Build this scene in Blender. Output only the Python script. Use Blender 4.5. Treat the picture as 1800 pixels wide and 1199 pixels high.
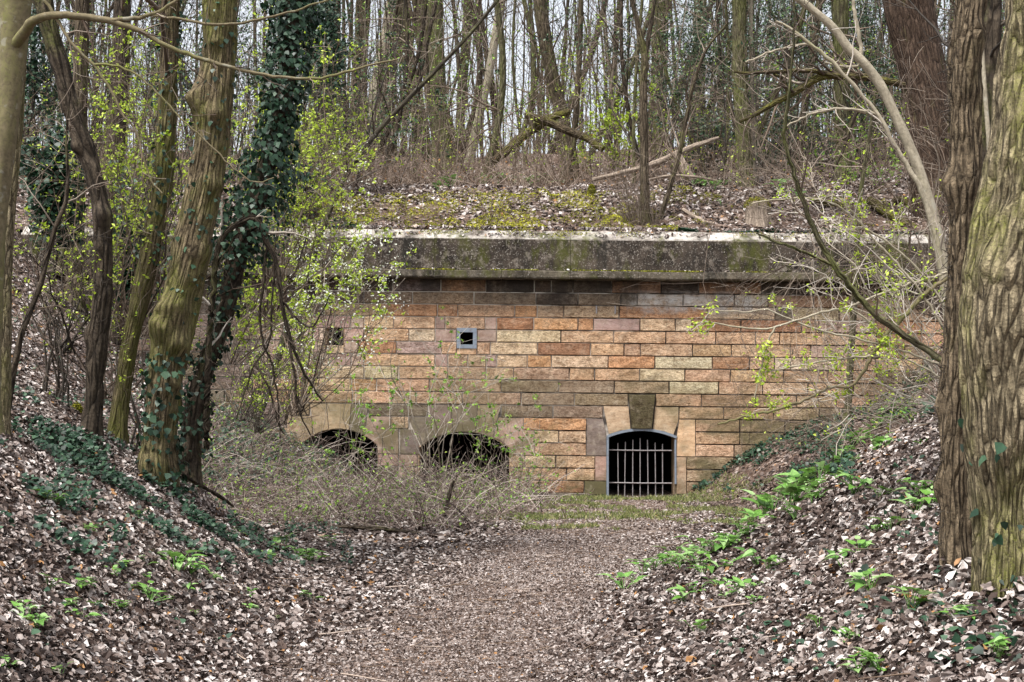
import bpy, math, random
import numpy as np
from mathutils import Matrix, Vector

for o in list(bpy.data.objects):
    bpy.data.objects.remove(o, do_unlink=True)
SC = bpy.context.scene
COL = SC.collection
rng = np.random.default_rng(11)
random.seed(5)
PI = math.pi

# ------------------------------------------------------------------ camera
F = 2400.0            # focal length in photo pixels (1800 wide)
CX, HY, CZ = 900.0, 743.0, 1.6
ROLL = 0.0098
cd = bpy.data.cameras.new('camera')
cam = bpy.data.objects.new('camera', cd)
COL.objects.link(cam)
SC.camera = cam
cd.sensor_width = 36.0
cd.lens = F / 1800 * 36
cd.shift_y = (HY - 599.5) / 1800
cd.clip_end = 1000
cs, sn = math.cos(ROLL), math.sin(ROLL)
cam.matrix_world = Matrix(((cs, -sn, 0, 0), (0, 0, -1, 0), (sn, cs, 0, CZ), (0, 0, 0, 1)))
# camera looks down its own -Z, i.e. world +Y

# ------------------------------------------------------------------ light
w = bpy.data.worlds.new('World')
SC.world = w
w.use_nodes = True
wn, wl = w.node_tree.nodes, w.node_tree.links
wn.clear()
sky = wn.new('ShaderNodeTexSky')
sky.sky_type = 'NISHITA'
sky.sun_disc = False
SUN_EL, SUN_AZ = math.radians(62), math.radians(222)   # azimuth clockwise from +Y
sky.sun_elevation = SUN_EL
sky.sun_rotation = SUN_AZ
sky.air_density = 1.0
sky.dust_density = 3.0
hs = wn.new('ShaderNodeHueSaturation')
hs.inputs['Saturation'].default_value = 0.27      # overcast: nearly colourless sky
bg = wn.new('ShaderNodeBackground')
bg.inputs['Strength'].default_value = 0.08
wo = wn.new('ShaderNodeOutputWorld')
wl.new(sky.outputs[0], hs.inputs['Color'])
wl.new(hs.outputs[0], bg.inputs['Color'])
wl.new(bg.outputs[0], wo.inputs['Surface'])
sl = bpy.data.lights.new('sun', 'SUN')
sl.energy = 1.5
sl.angle = math.radians(11)
sl.color = (1.0, 0.97, 0.93)
sun = bpy.data.objects.new('sun', sl)
COL.objects.link(sun)
sd = Vector((math.sin(SUN_AZ) * math.cos(SUN_EL), math.cos(SUN_AZ) * math.cos(SUN_EL), math.sin(SUN_EL)))
sun.rotation_euler = sd.to_track_quat('Z', 'Y').to_euler()
SC.view_settings.view_transform = 'Standard'
SC.view_settings.look = 'None'
SC.view_settings.gamma = 1.0
SC.view_settings.exposure = 1.9

# ------------------------------------------------------------------ helpers: pixels, noise, terrain
def P(x, y, Y):
    """photo pixel + distance along the view axis -> world point"""
    dx, dy = (x - CX) / F, (HY - y) / F
    return np.array([(cs * dx - sn * dy) * Y, Y, CZ + (sn * dx + cs * dy) * Y])

def unit(v):
    return v / np.maximum(np.linalg.norm(v, axis=-1, keepdims=True), 1e-9)

def _h(ix, iy, iz):
    h = (ix * 374761393 + iy * 668265263 + iz * 2147483647 + 1013904223).astype(np.int64) & 0xffffffff
    h = ((h ^ (h >> 13)) * 1274126177) & 0xffffffff
    h = h ^ (h >> 16)
    return (h & 0xffff) / 65535.0

def vn(p):
    """value noise, p (...,3) -> 0..1"""
    p = np.asarray(p, float)
    i = np.floor(p).astype(np.int64)
    f = p - i
    f = f * f * (3 - 2 * f)
    r = 0
    for a in (0, 1):
        wx = f[..., 0] if a else 1 - f[..., 0]
        for b in (0, 1):
            wy = f[..., 1] if b else 1 - f[..., 1]
            for c in (0, 1):
                wz = f[..., 2] if c else 1 - f[..., 2]
                r = r + wx * wy * wz * _h(i[..., 0] + a, i[..., 1] + b, i[..., 2] + c)
    return r

def v2(x, y, s, seed=0):
    x = np.asarray(x, float); y = np.asarray(y, float)
    return vn(np.stack([x * s, y * s, np.full(np.broadcast(x, y).shape, seed + .5)], -1))

def ramp(d, w=.35):
    return .5 * (d + np.sqrt(d * d + w * w)) - .0

def sstep(a, b, x):
    t = np.clip((x - a) / (b - a), 0, 1)
    return t * t * (3 - 2 * t)

YW = 30.77            # plane of the fort wall
YS = [-10, 0, 5, 8, 12, 15, 16.8, 18.0, 19.5, 22, 27, 31, 40]
TR = [.2, .3, .4, .5, .9, 1.8, 2.5, 4.0, 5.3, 5.6, 4.9, 3.95, 3.95]
SR = [.42, .42, .45, .47, .55, .66, .68, .66, .6, .58, .66, .72, .72]
TL = [1.2, 1.3, 1.4, 1.6, 1.9, 2.2, 2.8, 3.4, 4.0, 4.5, 3.7, 2.9, 2.9]
SL = [.5, .5, .5, .52, .58, .6, .62, .62, .62, .62, .55, .52, .52]

def h_low(X, Y):
    X = np.asarray(X, float); Y = np.asarray(Y, float)
    r = np.interp(Y, YS, SR) * ramp(X - np.interp(Y, YS, TR)) - .03
    r = r - sstep(22, 29, Y) * .40 * ramp(X - 6.2, .6) + sstep(26, 30, Y) * 1.0 * ramp(X - 8.8, .6)
    l = np.interp(Y, YS, SL) * ramp(-X - np.interp(Y, YS, TL)) - .03
    l = l + sstep(26, 30, Y) * .5 * ramp(-X - 8.5, .8)
    z = np.maximum(r, 0) + np.maximum(l, 0)
    c = 4.0 + 2.0 * sstep(20, 30, Y)
    z = np.where(z > c, c + .15 * (z - c), z)
    k = sstep(.1, .8, z)
    n = (v2(X, Y, .55, 3) - .5) * .34 + (v2(X, Y, 1.6, 5) - .5) * .12
    m = (v2(X, Y, .7, 8) - .5) * .06
    return z + n * k + m * (1 - k) - .04

def h_up(X, Y):
    X = np.asarray(X, float); Y = np.asarray(Y, float)
    z = np.interp(Y, [31, 31.6, 34.3, 45, 58, 75, 200], [5.86, 6.15, 7.5, 10.0, 13.2, 13.4, 9.0])
    z = z + (v2(X, Y, .45, 9) - .5) * .55 * sstep(31.2, 33, Y) + (v2(X, Y, 1.7, 12) - .5) * .18
    z = z + .06 * np.clip(X - 4, -6, 14) * sstep(32, 40, Y)
    return z

def hgt(X, Y):
    return np.where(np.asarray(Y) < 31.05, h_low(X, Y), h_up(X, Y))

def cast(x, y):
    """distance at which the ray of a photo pixel meets the ground"""
    Ys = np.arange(3.5, 140, .04)
    d = P(x, y, 1.0) - np.array([0, 0, CZ])
    z = CZ + d[2] * Ys
    hit = np.nonzero(z <= hgt(d[0] * Ys, Ys))[0]
    return float(Ys[hit[0]]) if len(hit) else 90.0

def on_ground(x, y):
    Y = cast(x, y)
    p = P(x, y, Y)
    p[2] = float(hgt(p[0], p[1]))
    return p

# ------------------------------------------------------------------ helpers: meshes
STUFF = {'twigs', 'foliage', 'ivy', 'bark_tufts', 'basal_shoots', 'blossom', 'crown', 'moss_pad', 'roots'}
class Geo:
    def __init__(s):
        s.V, s.T, s.Q, s.R, s.B, s.n = [], [], [], [], [], 0
    def add(s, V, Fc, rnd=0.5, bk=None):
        V = np.asarray(V, float).reshape(-1, 3)
        Fc = np.asarray(Fc, np.int64)
        s.V.append(V)
        (s.T if Fc.shape[1] == 3 else s.Q).append(Fc + s.n)
        s.R.append(np.broadcast_to(np.asarray(rnd, float), (len(V),)))
        s.B.append(V if bk is None else np.asarray(bk, float).reshape(-1, 3))
        s.n += len(V)
        return s
    def build(s, name, mat, parent=None, smooth=True):
        V = np.concatenate(s.V)
        if parent is not None:
            q_ = parent
            while q_ is not None:
                V = V - np.array(q_.location)
                q_ = q_.parent
        me = bpy.data.meshes.new(name)
        me.vertices.add(len(V))
        me.vertices.foreach_set('co', V.astype(np.float32).ravel())
        T = np.concatenate(s.T) if s.T else np.zeros((0, 3), np.int64)
        Q = np.concatenate(s.Q) if s.Q else np.zeros((0, 4), np.int64)
        li = np.concatenate([T.ravel(), Q.ravel()]).astype(np.int32)
        st = np.concatenate([np.arange(len(T)) * 3, len(T) * 3 + np.arange(len(Q)) * 4]).astype(np.int32)
        me.loops.add(len(li)); me.polygons.add(len(st))
        me.loops.foreach_set('vertex_index', li)
        me.polygons.foreach_set('loop_start', st)
        me.polygons.foreach_set('use_smooth', np.full(len(st), smooth, bool))
        me.update(calc_edges=True)
        a = me.attributes.new('rnd', 'FLOAT', 'POINT')
        a.data.foreach_set('value', np.concatenate(s.R).astype(np.float32))
        a = me.attributes.new('bk', 'FLOAT_VECTOR', 'POINT')
        a.data.foreach_set('vector', np.concatenate(s.B).astype(np.float32).ravel())
        me.materials.append(mat)
        o = bpy.data.objects.new(name, me)
        COL.objects.link(o)
        if parent is not None:
            o.parent = parent
            if name in STUFF: o['kind'] = 'stuff'
        return o

def tag(o, label, cat=None, group=None, kind=None):
    if label: o['label'] = label
    if cat: o['category'] = cat
    if group: o['group'] = group
    if kind: o['kind'] = kind
    return o

def thing(name, loc, label, cat, group=None):
    o = bpy.data.objects.new(name, None)
    o.empty_display_size = .2
    COL.objects.link(o)
    o.location = [float(c) for c in loc]
    return tag(o, label, cat, group)

def tubes(Pt, R, S, g, rnd=None, cap=False):
    """Pt (T,K,3), R (T,K): batch of tubes into Geo g"""
    Pt = np.asarray(Pt, float); R = np.asarray(R, float)
    if Pt.ndim == 2: Pt, R = Pt[None], R[None]
    T, K, _ = Pt.shape
    if T == 0: return
    t = unit(np.gradient(Pt, axis=1))
    d = unit(Pt[:, -1] - Pt[:, 0] + 1e-6)
    ref = np.where(np.abs(d[:, 2:3]) < .8, np.array([[0, 0, 1.]]), np.array([[1., .2, 0]]))
    n = unit(ref[:, None] - (ref[:, None] * t).sum(-1, keepdims=True) * t)
    b = np.cross(t, n)
    a = np.arange(S) / S * 2 * PI
    ca, sa = np.cos(a), np.sin(a)
    off = n[:, :, None] * ca[None, None, :, None] + b[:, :, None] * sa[None, None, :, None]
    V = Pt[:, :, None] + off * R[:, :, None, None]
    L = np.concatenate([np.zeros((T, 1)), np.cumsum(np.linalg.norm(np.diff(Pt, axis=1), axis=-1), 1)], 1)
    r0 = R.max(1)[:, None, None]
    bk = np.stack([np.broadcast_to(ca * r0, (T, K, S)), np.broadcast_to(sa * r0, (T, K, S)),
                   np.broadcast_to(L[:, :, None], (T, K, S))], -1)
    sh = rng.random((T, 1, 1, 1)) * 50
    i = np.arange(T)[:, None, None] * K * S + np.arange(K - 1)[None, :, None] * S + np.arange(S)[None, None]
    j = np.arange(T)[:, None, None] * K * S + np.arange(K - 1)[None, :, None] * S + ((np.arange(S) + 1) % S)[None, None]
    q = np.stack([i, j, j + S, i + S], -1).reshape(-1, 4)
    if rnd is None: rnd = rng.random(T)
    g.add(V.reshape(-1, 3), q, np.repeat(rnd, K * S), (bk + sh).reshape(-1, 3))

def catmull(pts, n):
    pts = np.asarray(pts, float)
    p = np.vstack([2 * pts[0] - pts[1], pts, 2 * pts[-1] - pts[-2]])
    m = len(pts) - 1
    # parametrise by chord so that spacing is even
    seg = np.linalg.norm(np.diff(pts[:, :3], axis=0), axis=1)
    cum = np.concatenate([[0], np.cumsum(seg)])
    u = np.interp(np.linspace(0, cum[-1], n), cum, np.arange(m + 1))
    k = np.minimum(u.astype(int), m - 1)
    t = (u - k)[:, None]
    a, b, c, d = p[k], p[k + 1], p[k + 2], p[k + 3]
    return .5 * (2 * b + (c - a) * t + (2 * a - 5 * b + 4 * c - d) * t ** 2 + (3 * b - a - 3 * c + d) * t ** 3)

def wander(st, d, ln, K, wob=.25, grav=0.0):
    st = np.asarray(st, float); d = unit(np.asarray(d, float))
    T = len(st)
    out = np.zeros((T, K, 3)); out[:, 0] = st
    stp = (np.asarray(ln) / (K - 1))[:, None]
    g = np.array([0, 0, 1.]) * grav
    for k in range(1, K):
        d = unit(d + rng.normal(0, wob, (T, 3)) + g)
        out[:, k] = out[:, k - 1] + d * stp
    return out

def kids(Pt, R, n, lf, ang, K, rat=.55, tmin=.25, wob=.22, grav=.02, tip=.15, flat=None):
    """n children on each parent polyline"""
    T, Kp, _ = Pt.shape
    if T == 0: return np.zeros((0, K, 3)), np.zeros((0, K))
    idx = np.repeat(np.arange(T), n)
    t = tmin + (1 - tmin) * rng.random(len(idx))
    u = t * (Kp - 1)
    k = np.minimum(u.astype(int), Kp - 2)
    f = (u - k)[:, None]
    st = Pt[idx, k] * (1 - f) + Pt[idx, k + 1] * f
    tg = unit(Pt[idx, k + 1] - Pt[idx, k])
    pr = unit(np.cross(tg, rng.normal(0, 1, (len(idx), 3))))
    a = np.radians(rng.uniform(ang[0], ang[1], len(idx)))[:, None]
    d = np.cos(a) * tg + np.sin(a) * pr
    plen = np.linalg.norm(np.diff(Pt, axis=1), axis=-1).sum(1)[idx]
    ln = plen * lf * rng.uniform(.5, 1.25, len(idx)) * (1.25 - .6 * t)
    rr = (R[idx, k] * (1 - f[:, 0]) + R[idx, k + 1] * f[:, 0]) * rat
    Pc = wander(st, d, ln, K, wob, grav)
    Rc = rr[:, None] * np.linspace(1, tip, K)[None]
    return Pc, Rc

# leaf templates: (verts, faces)
def _t(v, f): return np.array(v, float), np.array(f)
HEX = _t([(0, -.5, 0), (.3, -.15, .12), (.26, .2, .14), (0, .5, -.03), (-.26, .2, .12), (-.3, -.15, .14)], [(0, 1, 2, 3), (0, 3, 4, 5)])
DIA = _t([(0, -.5, 0), (.27, .02, .07), (0, .5, -.02), (-.27, .02, .07)], [(0, 1, 2), (0, 2, 3)])
IVY = _t([(0, -.35, 0), (.45, -.2, -.06), (.3, .2, .0), (0, .55, -.12), (-.3, .2, .0), (-.45, -.2, -.06)], [(0, 1, 2, 3), (0, 3, 4, 5)])
_o = [(0, -.55), (.16, -.16), (.42, .06), (.13, .16), (0, .52), (-.2, .2), (-.4, -.02)]
OAK = _t([(x, y, .9 * x * x + .25 * y * y) for x, y in _o], [(0, 1, 6), (1, 2, 3), (1, 3, 5), (1, 5, 6), (3, 4, 5)])
BLD = _t([(0, -.5, 0), (.07, 0, .03), (0, .5, .12), (-.07, 0, .03)], [(0, 1, 2), (0, 2, 3)])
BNT = _t([(0, -.5, .05), (.34, .05, .16), (0, .5, -.02), (-.3, -.05, .12)], [(0, 1, 3), (1, 2, 3)])
CRL = _t([(0, -.5, 0), (.2, -.2, .2), (.12, .25, .3), (0, .5, .12), (-.28, .2, .05), (-.24, -.2, .02)], [(0, 1, 2, 3), (0, 3, 4, 5)])

def leaves(g, pos, nrm, size, tpl, jit=.4, rnd=None, along=None, curl=None):
    pos = np.asarray(pos, float); N = len(pos)
    if N == 0: return
    n = unit(np.broadcast_to(np.asarray(nrm, float), (N, 3)) + rng.normal(0, jit, (N, 3)))
    r = rng.normal(0, 1, (N, 3)) if along is None else np.asarray(along, float) + rng.normal(0, .3, (N, 3))
    t = unit(r - (r * n).sum(-1, keepdims=True) * n)
    b = np.cross(t, n)
    size = np.broadcast_to(np.asarray(size, float), (N,))
    v, f = tpl
    zc = np.ones(N) if curl is None else curl
    V = pos[:, None] + size[:, None, None] * (v[None, :, :1] * b[:, None] + v[None, :, 1:2] * t[:, None]
                                              + v[None, :, 2:] * zc[:, None, None] * n[:, None])
    m = len(v)
    Fc = (f[None] + (np.arange(N) * m)[:, None, None]).reshape(-1, f.shape[1])
    if rnd is None: rnd = rng.random(N)
    g.add(V.reshape(-1, 3), Fc, np.repeat(rnd, m))

# ------------------------------------------------------------------ helpers: materials
class NT:
    def __init__(s, name):
        s.m = bpy.data.materials.new(name); s.m.use_nodes = True
        s.t = s.m.node_tree; s.t.nodes.clear()
        s.out = s.n('ShaderNodeOutputMaterial')
    def n(s, ty, **kw):
        nd = s.t.nodes.new(ty)
        for k, v in kw.items():
            if k.startswith('i_'):
                k = k[2:]
                key = int(k) if k.isdigit() else k.replace('_', ' ')
                if hasattr(v, 'is_linked'): s.t.links.new(v, nd.inputs[key])
                else: nd.inputs[key].default_value = v
            else: setattr(nd, k, v)
        return nd
    def link(s, a, b): s.t.links.new(a, b)
    def attr(s, nm, vec=False):
        a = s.n('ShaderNodeAttribute', attribute_name=nm)
        return a.outputs['Vector'] if vec else a.outputs['Fac']
    def pos(s): return s.n('ShaderNodeNewGeometry').outputs['Position']
    def scale(s, v, sc): return s.n('ShaderNodeVectorMath', operation='MULTIPLY', i_0=v, i_1=sc).outputs[0]
    def noise(s, v, sc, det=4, rough=.6, dist=0.0):
        return s.n('ShaderNodeTexNoise', i_Vector=v, i_Scale=sc, i_Detail=det, i_Roughness=rough, i_Distortion=dist).outputs['Fac']
    def ramp(s, f, stops, interp='LINEAR'):
        r = s.n('ShaderNodeValToRGB', i_Fac=f)
        r.color_ramp.interpolation = interp
        e = r.color_ramp.elements
        while len(e) < len(stops): e.new(.5)
        for k, (p, c) in enumerate(stops):
            e[k].position = p
            e[k].color = (c, c, c, 1) if not hasattr(c, '__len__') else (*c, 1)
        return r.outputs['Color']
    def mix(s, f, a, b, mode='MIX'):
        nd = s.n('ShaderNodeMix', data_type='RGBA', blend_type=mode)
        for sock, v in ((nd.inputs[0], f), (nd.inputs[6], a), (nd.inputs[7], b)):
            if hasattr(v, 'is_linked'): s.link(v, sock)
            elif hasattr(v, '__len__'): sock.default_value = (*v, 1) if len(v) == 3 else v
            else: sock.default_value = v
        return nd.outputs[2]
    def math(s, op, a, b=0.0):
        return s.n('ShaderNodeMath', operation=op, i_0=a, i_1=b).outputs[0]
    def maprange(s, v, a, b, c=0.0, d=1.0):
        nd = s.n('ShaderNodeMapRange', i_Value=v)
        nd.inputs[1].default_value, nd.inputs[2].default_value = a, b
        nd.inputs[3].default_value, nd.inputs[4].default_value = c, d
        return nd.outputs[0]
    def done(s, col, rough=.9, bump=None, bs=.5, bd=.02, transl=0.0, spec=.3, metal=0.0):
        p = s.n('ShaderNodeBsdfPrincipled', i_Roughness=rough, i_Metallic=metal)
        p.inputs['Specular IOR Level'].default_value = spec
        if hasattr(col, 'is_linked'): s.link(col, p.inputs['Base Color'])
        else: p.inputs['Base Color'].default_value = (*col, 1)
        if bump is not None:
            b = s.n('ShaderNodeBump', i_Height=bump, i_Strength=bs, i_Distance=bd)
            s.link(b.outputs[0], p.inputs['Normal'])
        o = p.outputs[0]
        if transl:
            tr = s.n('ShaderNodeBsdfTranslucent')
            if hasattr(col, 'is_linked'): s.link(col, tr.inputs[0])
            else: tr.inputs[0].default_value = (*col, 1)
            o = s.n('ShaderNodeMixShader', i_0=transl, i_1=o, i_2=tr.outputs[0]).outputs[0]
        s.link(o, s.out.inputs[0])
        return s.m

def m_bark(name, dark, light, moss=(.13, .15, .03), amt=.4, fs=14, stretch=.16, bd=.03, lich=0.0, crack=1.0):
    s = NT(name)
    bk = s.attr('bk', True)
    v = s.scale(bk, (1, 1, stretch))
    wp_ = s.n('ShaderNodeTexNoise', i_Vector=v, i_Scale=fs * .55, i_Detail=3.0).outputs['Color']
    wv = s.n('ShaderNodeVectorMath', operation='MULTIPLY_ADD', i_0=wp_, i_1=(.55 / fs, .55 / fs, .55 / fs), i_2=v).outputs[0]
    n1 = s.noise(v, fs * 1.3, 5, .62, .3)
    n2 = s.noise(bk, fs * 2.6, 4, .65)
    c = s.mix(s.ramp(n1, [(.36, 0.0), (.66, 1.0)]), tuple(a * .55 + b * .45 for a, b in zip(dark, light)), light)
    hgt_ = s.math('ADD', s.math('MULTIPLY', n1, .5), s.math('MULTIPLY', n2, .3))
    if crack:
        e = s.n('ShaderNodeTexVoronoi', feature='DISTANCE_TO_EDGE', i_Vector=wv, i_Scale=fs).outputs['Distance']
        e2 = s.n('ShaderNodeTexVoronoi', feature='DISTANCE_TO_EDGE', i_Vector=s.scale(wv, (1, 1, 2.2)), i_Scale=fs * 2.1).outputs['Distance']
        brk = s.ramp(s.noise(bk, fs * .5, 3, .6), [(.35, .25), (.6, 1.0)])
        ck = s.math('MAXIMUM', s.math('MULTIPLY', s.ramp(e, [(.015, 1.0), (.15, 0.0)]), brk), s.ramp(e2, [(.0, .55), (.12, 0.0)]))
        c = s.mix(s.math('MULTIPLY', ck, .92 * crack), c, tuple(x * .6 for x in dark))
        hgt_ = s.math('ADD', hgt_, s.math('MULTIPLY', s.ramp(e, [(0, 0.0), (.3, 1.0)]), 1.1 * crack))
    c = s.mix(s.ramp(n2, [(.32, .6), (.55, 0.0)]), c, dark)
    mm = s.noise(s.scale(bk, (1, 1, .35)), 3.4, 4, .65)
    mk = s.ramp(mm, [(.62 - .32 * amt, 0.0), (.80 - .25 * amt, min(1, .35 + amt))])
    c = s.mix(s.mix(1.0, mk, s.ramp(n2, [(.35, .1), (.6, .9)]), 'MULTIPLY'), c, moss)
    if lich:
        lm = s.ramp(s.noise(bk, 9, 3, .6), [(.6, 0.0), (.68, lich)])
        c = s.mix(lm, c, (.42, .42, .36))
    return s.done(c, .95, hgt_, 1.0, bd, spec=.15)

def m_attr(name, stops, rough=.8, transl=0.0, spec=.3, vary=True):
    s = NT(name)
    c = s.ramp(s.attr('rnd'), stops)
    if vary:
        c = s.mix(.55, c, s.ramp(s.noise(s.pos(), 55, 2, .6), [(.3, .35), (.7, 1.0)]), 'MULTIPLY')
    return s.done(c, rough, transl=transl, spec=spec)

M = {}
M['bark_green'] = m_bark('bark_olive', (.035, .027, .017), (.165, .15, .09), moss=(.11, .125, .03), amt=.62, fs=14)
M['bark_brown'] = m_bark('bark_brown', (.022, .016, .011), (.155, .122, .082), amt=.36, fs=14)
M['bark_dark'] = m_bark('bark_dark', (.014, .011, .009), (.11, .085, .06), amt=.25, fs=15)
M['bark_black'] = m_bark('bark_wet_black', (.010, .008, .007), (.035, .03, .027), amt=.1, lich=.5, fs=12)
M['bark_big'] = m_bark('bark_deep_brown', (.018, .011, .008), (.115, .078, .055), amt=.15, fs=13)
M['bark_pole'] = m_bark('bark_grey_dark', (.012, .010, .008), (.085, .072, .052), amt=.3, lich=.4, fs=14, crack=.4)
M['bark_near'] = m_bark('bark_furrowed', (.03, .022, .014), (.40, .33, .21), moss=(.19, .20, .04), amt=.6, fs=40, stretch=.15, bd=.025)
M['bark_ridged'] = m_bark('bark_ridged', (.025, .018, .012), (.28, .215, .14), moss=(.12, .12, .03), amt=.3, fs=44, stretch=.13, bd=.02)
M['bark_left'] = m_bark('bark_fissured', (.022, .016, .010), (.27, .21, .125), moss=(.12, .13, .025), amt=.68, fs=30, stretch=.10, bd=.025)
M['bark_smooth'] = m_bark('bark_smooth', (.075, .062, .038), (.20, .165, .10), amt=.5, fs=12, stretch=.7, bd=.004, lich=.3, crack=0)
M['bark_pale'] = m_bark('bark_pale', (.14, .12, .085), (.42, .37, .28), moss=(.2, .2, .07), amt=.3, fs=14, stretch=.5, bd=.005, lich=.3, crack=.2)
M['bark_birch'] = m_bark('bark_banded', (.035, .03, .027), (.24, .22, .19), amt=.15, fs=9, stretch=3.5, bd=.012)
M['moss_wood'] = m_bark('wood_mossy', (.03, .024, .015), (.12, .09, .055), moss=(.15, .15, .02), amt=.62, fs=16, stretch=.3, bd=.03)
M['dead_wood'] = m_bark('wood_dead', (.10, .075, .055), (.42, .34, .27), amt=.1, fs=18, stretch=.10, bd=.012, crack=.7)
M['twig_pale'] = m_attr('twig_pale', [(0, (.22, .18, .14)), (.6, (.40, .35, .29)), (1, (.55, .5, .44))], vary=False)
M['twig_brown'] = m_attr('twig_brown', [(0, (.05, .035, .025)), (.6, (.15, .11, .08)), (1, (.30, .25, .2))], vary=False)
M['twig_dark'] = m_attr('twig_dark', [(0, (.018, .014, .011)), (1, (.08, .065, .05))], vary=False)
M['bramble'] = m_attr('twig_bramble', [(0, (.03, .02, .017)), (.4, (.12, .083, .068)), (.75, (.27, .21, .175)), (1, (.55, .48, .42))], vary=False)
M['litter'] = m_attr('leaf_litter', [(0, (.018, .011, .009)), (.25, (.075, .046, .034)), (.5, (.195, .15, .13)), (.72, (.42, .36, .33)), (.95, (.70, .65, .615)), (1, (.34, .17, .06))], .75, spec=.4)
M['ivy'] = m_attr('ivy_leaf', [(0, (.008, .024, .012)), (.5, (.018, .055, .027)), (.85, (.035, .09, .045)), (1, (.08, .15, .08))], .48, .12, spec=.4)
M['evergreen'] = m_attr('evergreen_leaf', [(0, (.012, .03, .012)), (.6, (.03, .075, .03)), (1, (.10, .17, .07))], .45, .15, spec=.5)
M['spring'] = m_attr('spring_leaf', [(0, (.20, .31, .02)), (.5, (.42, .56, .04)), (1, (.66, .76, .14))], .6, .4, spec=.3, vary=False)
M['spring_dark'] = m_attr('young_leaf', [(0, (.07, .17, .02)), (.6, (.19, .36, .04)), (1, (.38, .52, .08))], .55, .35, spec=.35, vary=False)
M['arum'] = m_attr('broad_leaf', [(0, (.07, .18, .028)), (.5, (.17, .37, .055)), (1, (.38, .56, .23))], .45, .25, spec=.5)
M['blossom'] = m_attr('blossom', [(0, (.6, .62, .5)), (1, (.8, .8, .76))], .7, .3, vary=False)
M['moss'] = m_attr('moss_tuft', [(0, (.06, .065, .010)), (.5, (.18, .18, .016)), (1, (.42, .40, .035))], .95, .15, vary=False)
M['grass'] = m_attr('grass_blade', [(0, (.06, .085, .02)), (.6, (.15, .175, .05)), (1, (.33, .30, .14))], .7, .25, vary=False)
M['straw'] = m_attr('dry_stalk', [(0, (.08, .052, .035)), (.6, (.22, .155, .11)), (1, (.44, .36, .3))], .8, vary=False)

def m_ground():
    s = NT('forest_floor')
    p = s.pos()
    vo = s.n('ShaderNodeTexVoronoi', i_Vector=s.mix(.08, p, s.n('ShaderNodeTexNoise', i_Vector=p, i_Scale=9.0).outputs['Color']), i_Scale=17.0)
    hsv = s.n('ShaderNodeSeparateColor'); s.link(vo.outputs['Color'], hsv.inputs[0])
    c = s.ramp(hsv.outputs[0], [(0, (.03, .02, .015)), (.3, (.085, .056, .042)), (.65, (.19, .135, .108)), (.9, (.33, .26, .22)), (1, (.48, .41, .36))])
    big = s.noise(p, 1.3, 5, .65)
    c = s.mix(s.ramp(big, [(.42, .75), (.6, 0.0)]), c, (.075, .048, .035))
    return s.done(c, .95, s.math('ADD', vo.outputs['Distance'], s.noise(p, 40, 3)), .8, .03, spec=.15)
M['ground'] = m_ground()

def stain_shade_mask(s, p, z0, z1):
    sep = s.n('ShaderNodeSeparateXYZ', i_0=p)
    return sep, s.maprange(sep.outputs['Z'], z0, z1)

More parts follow.
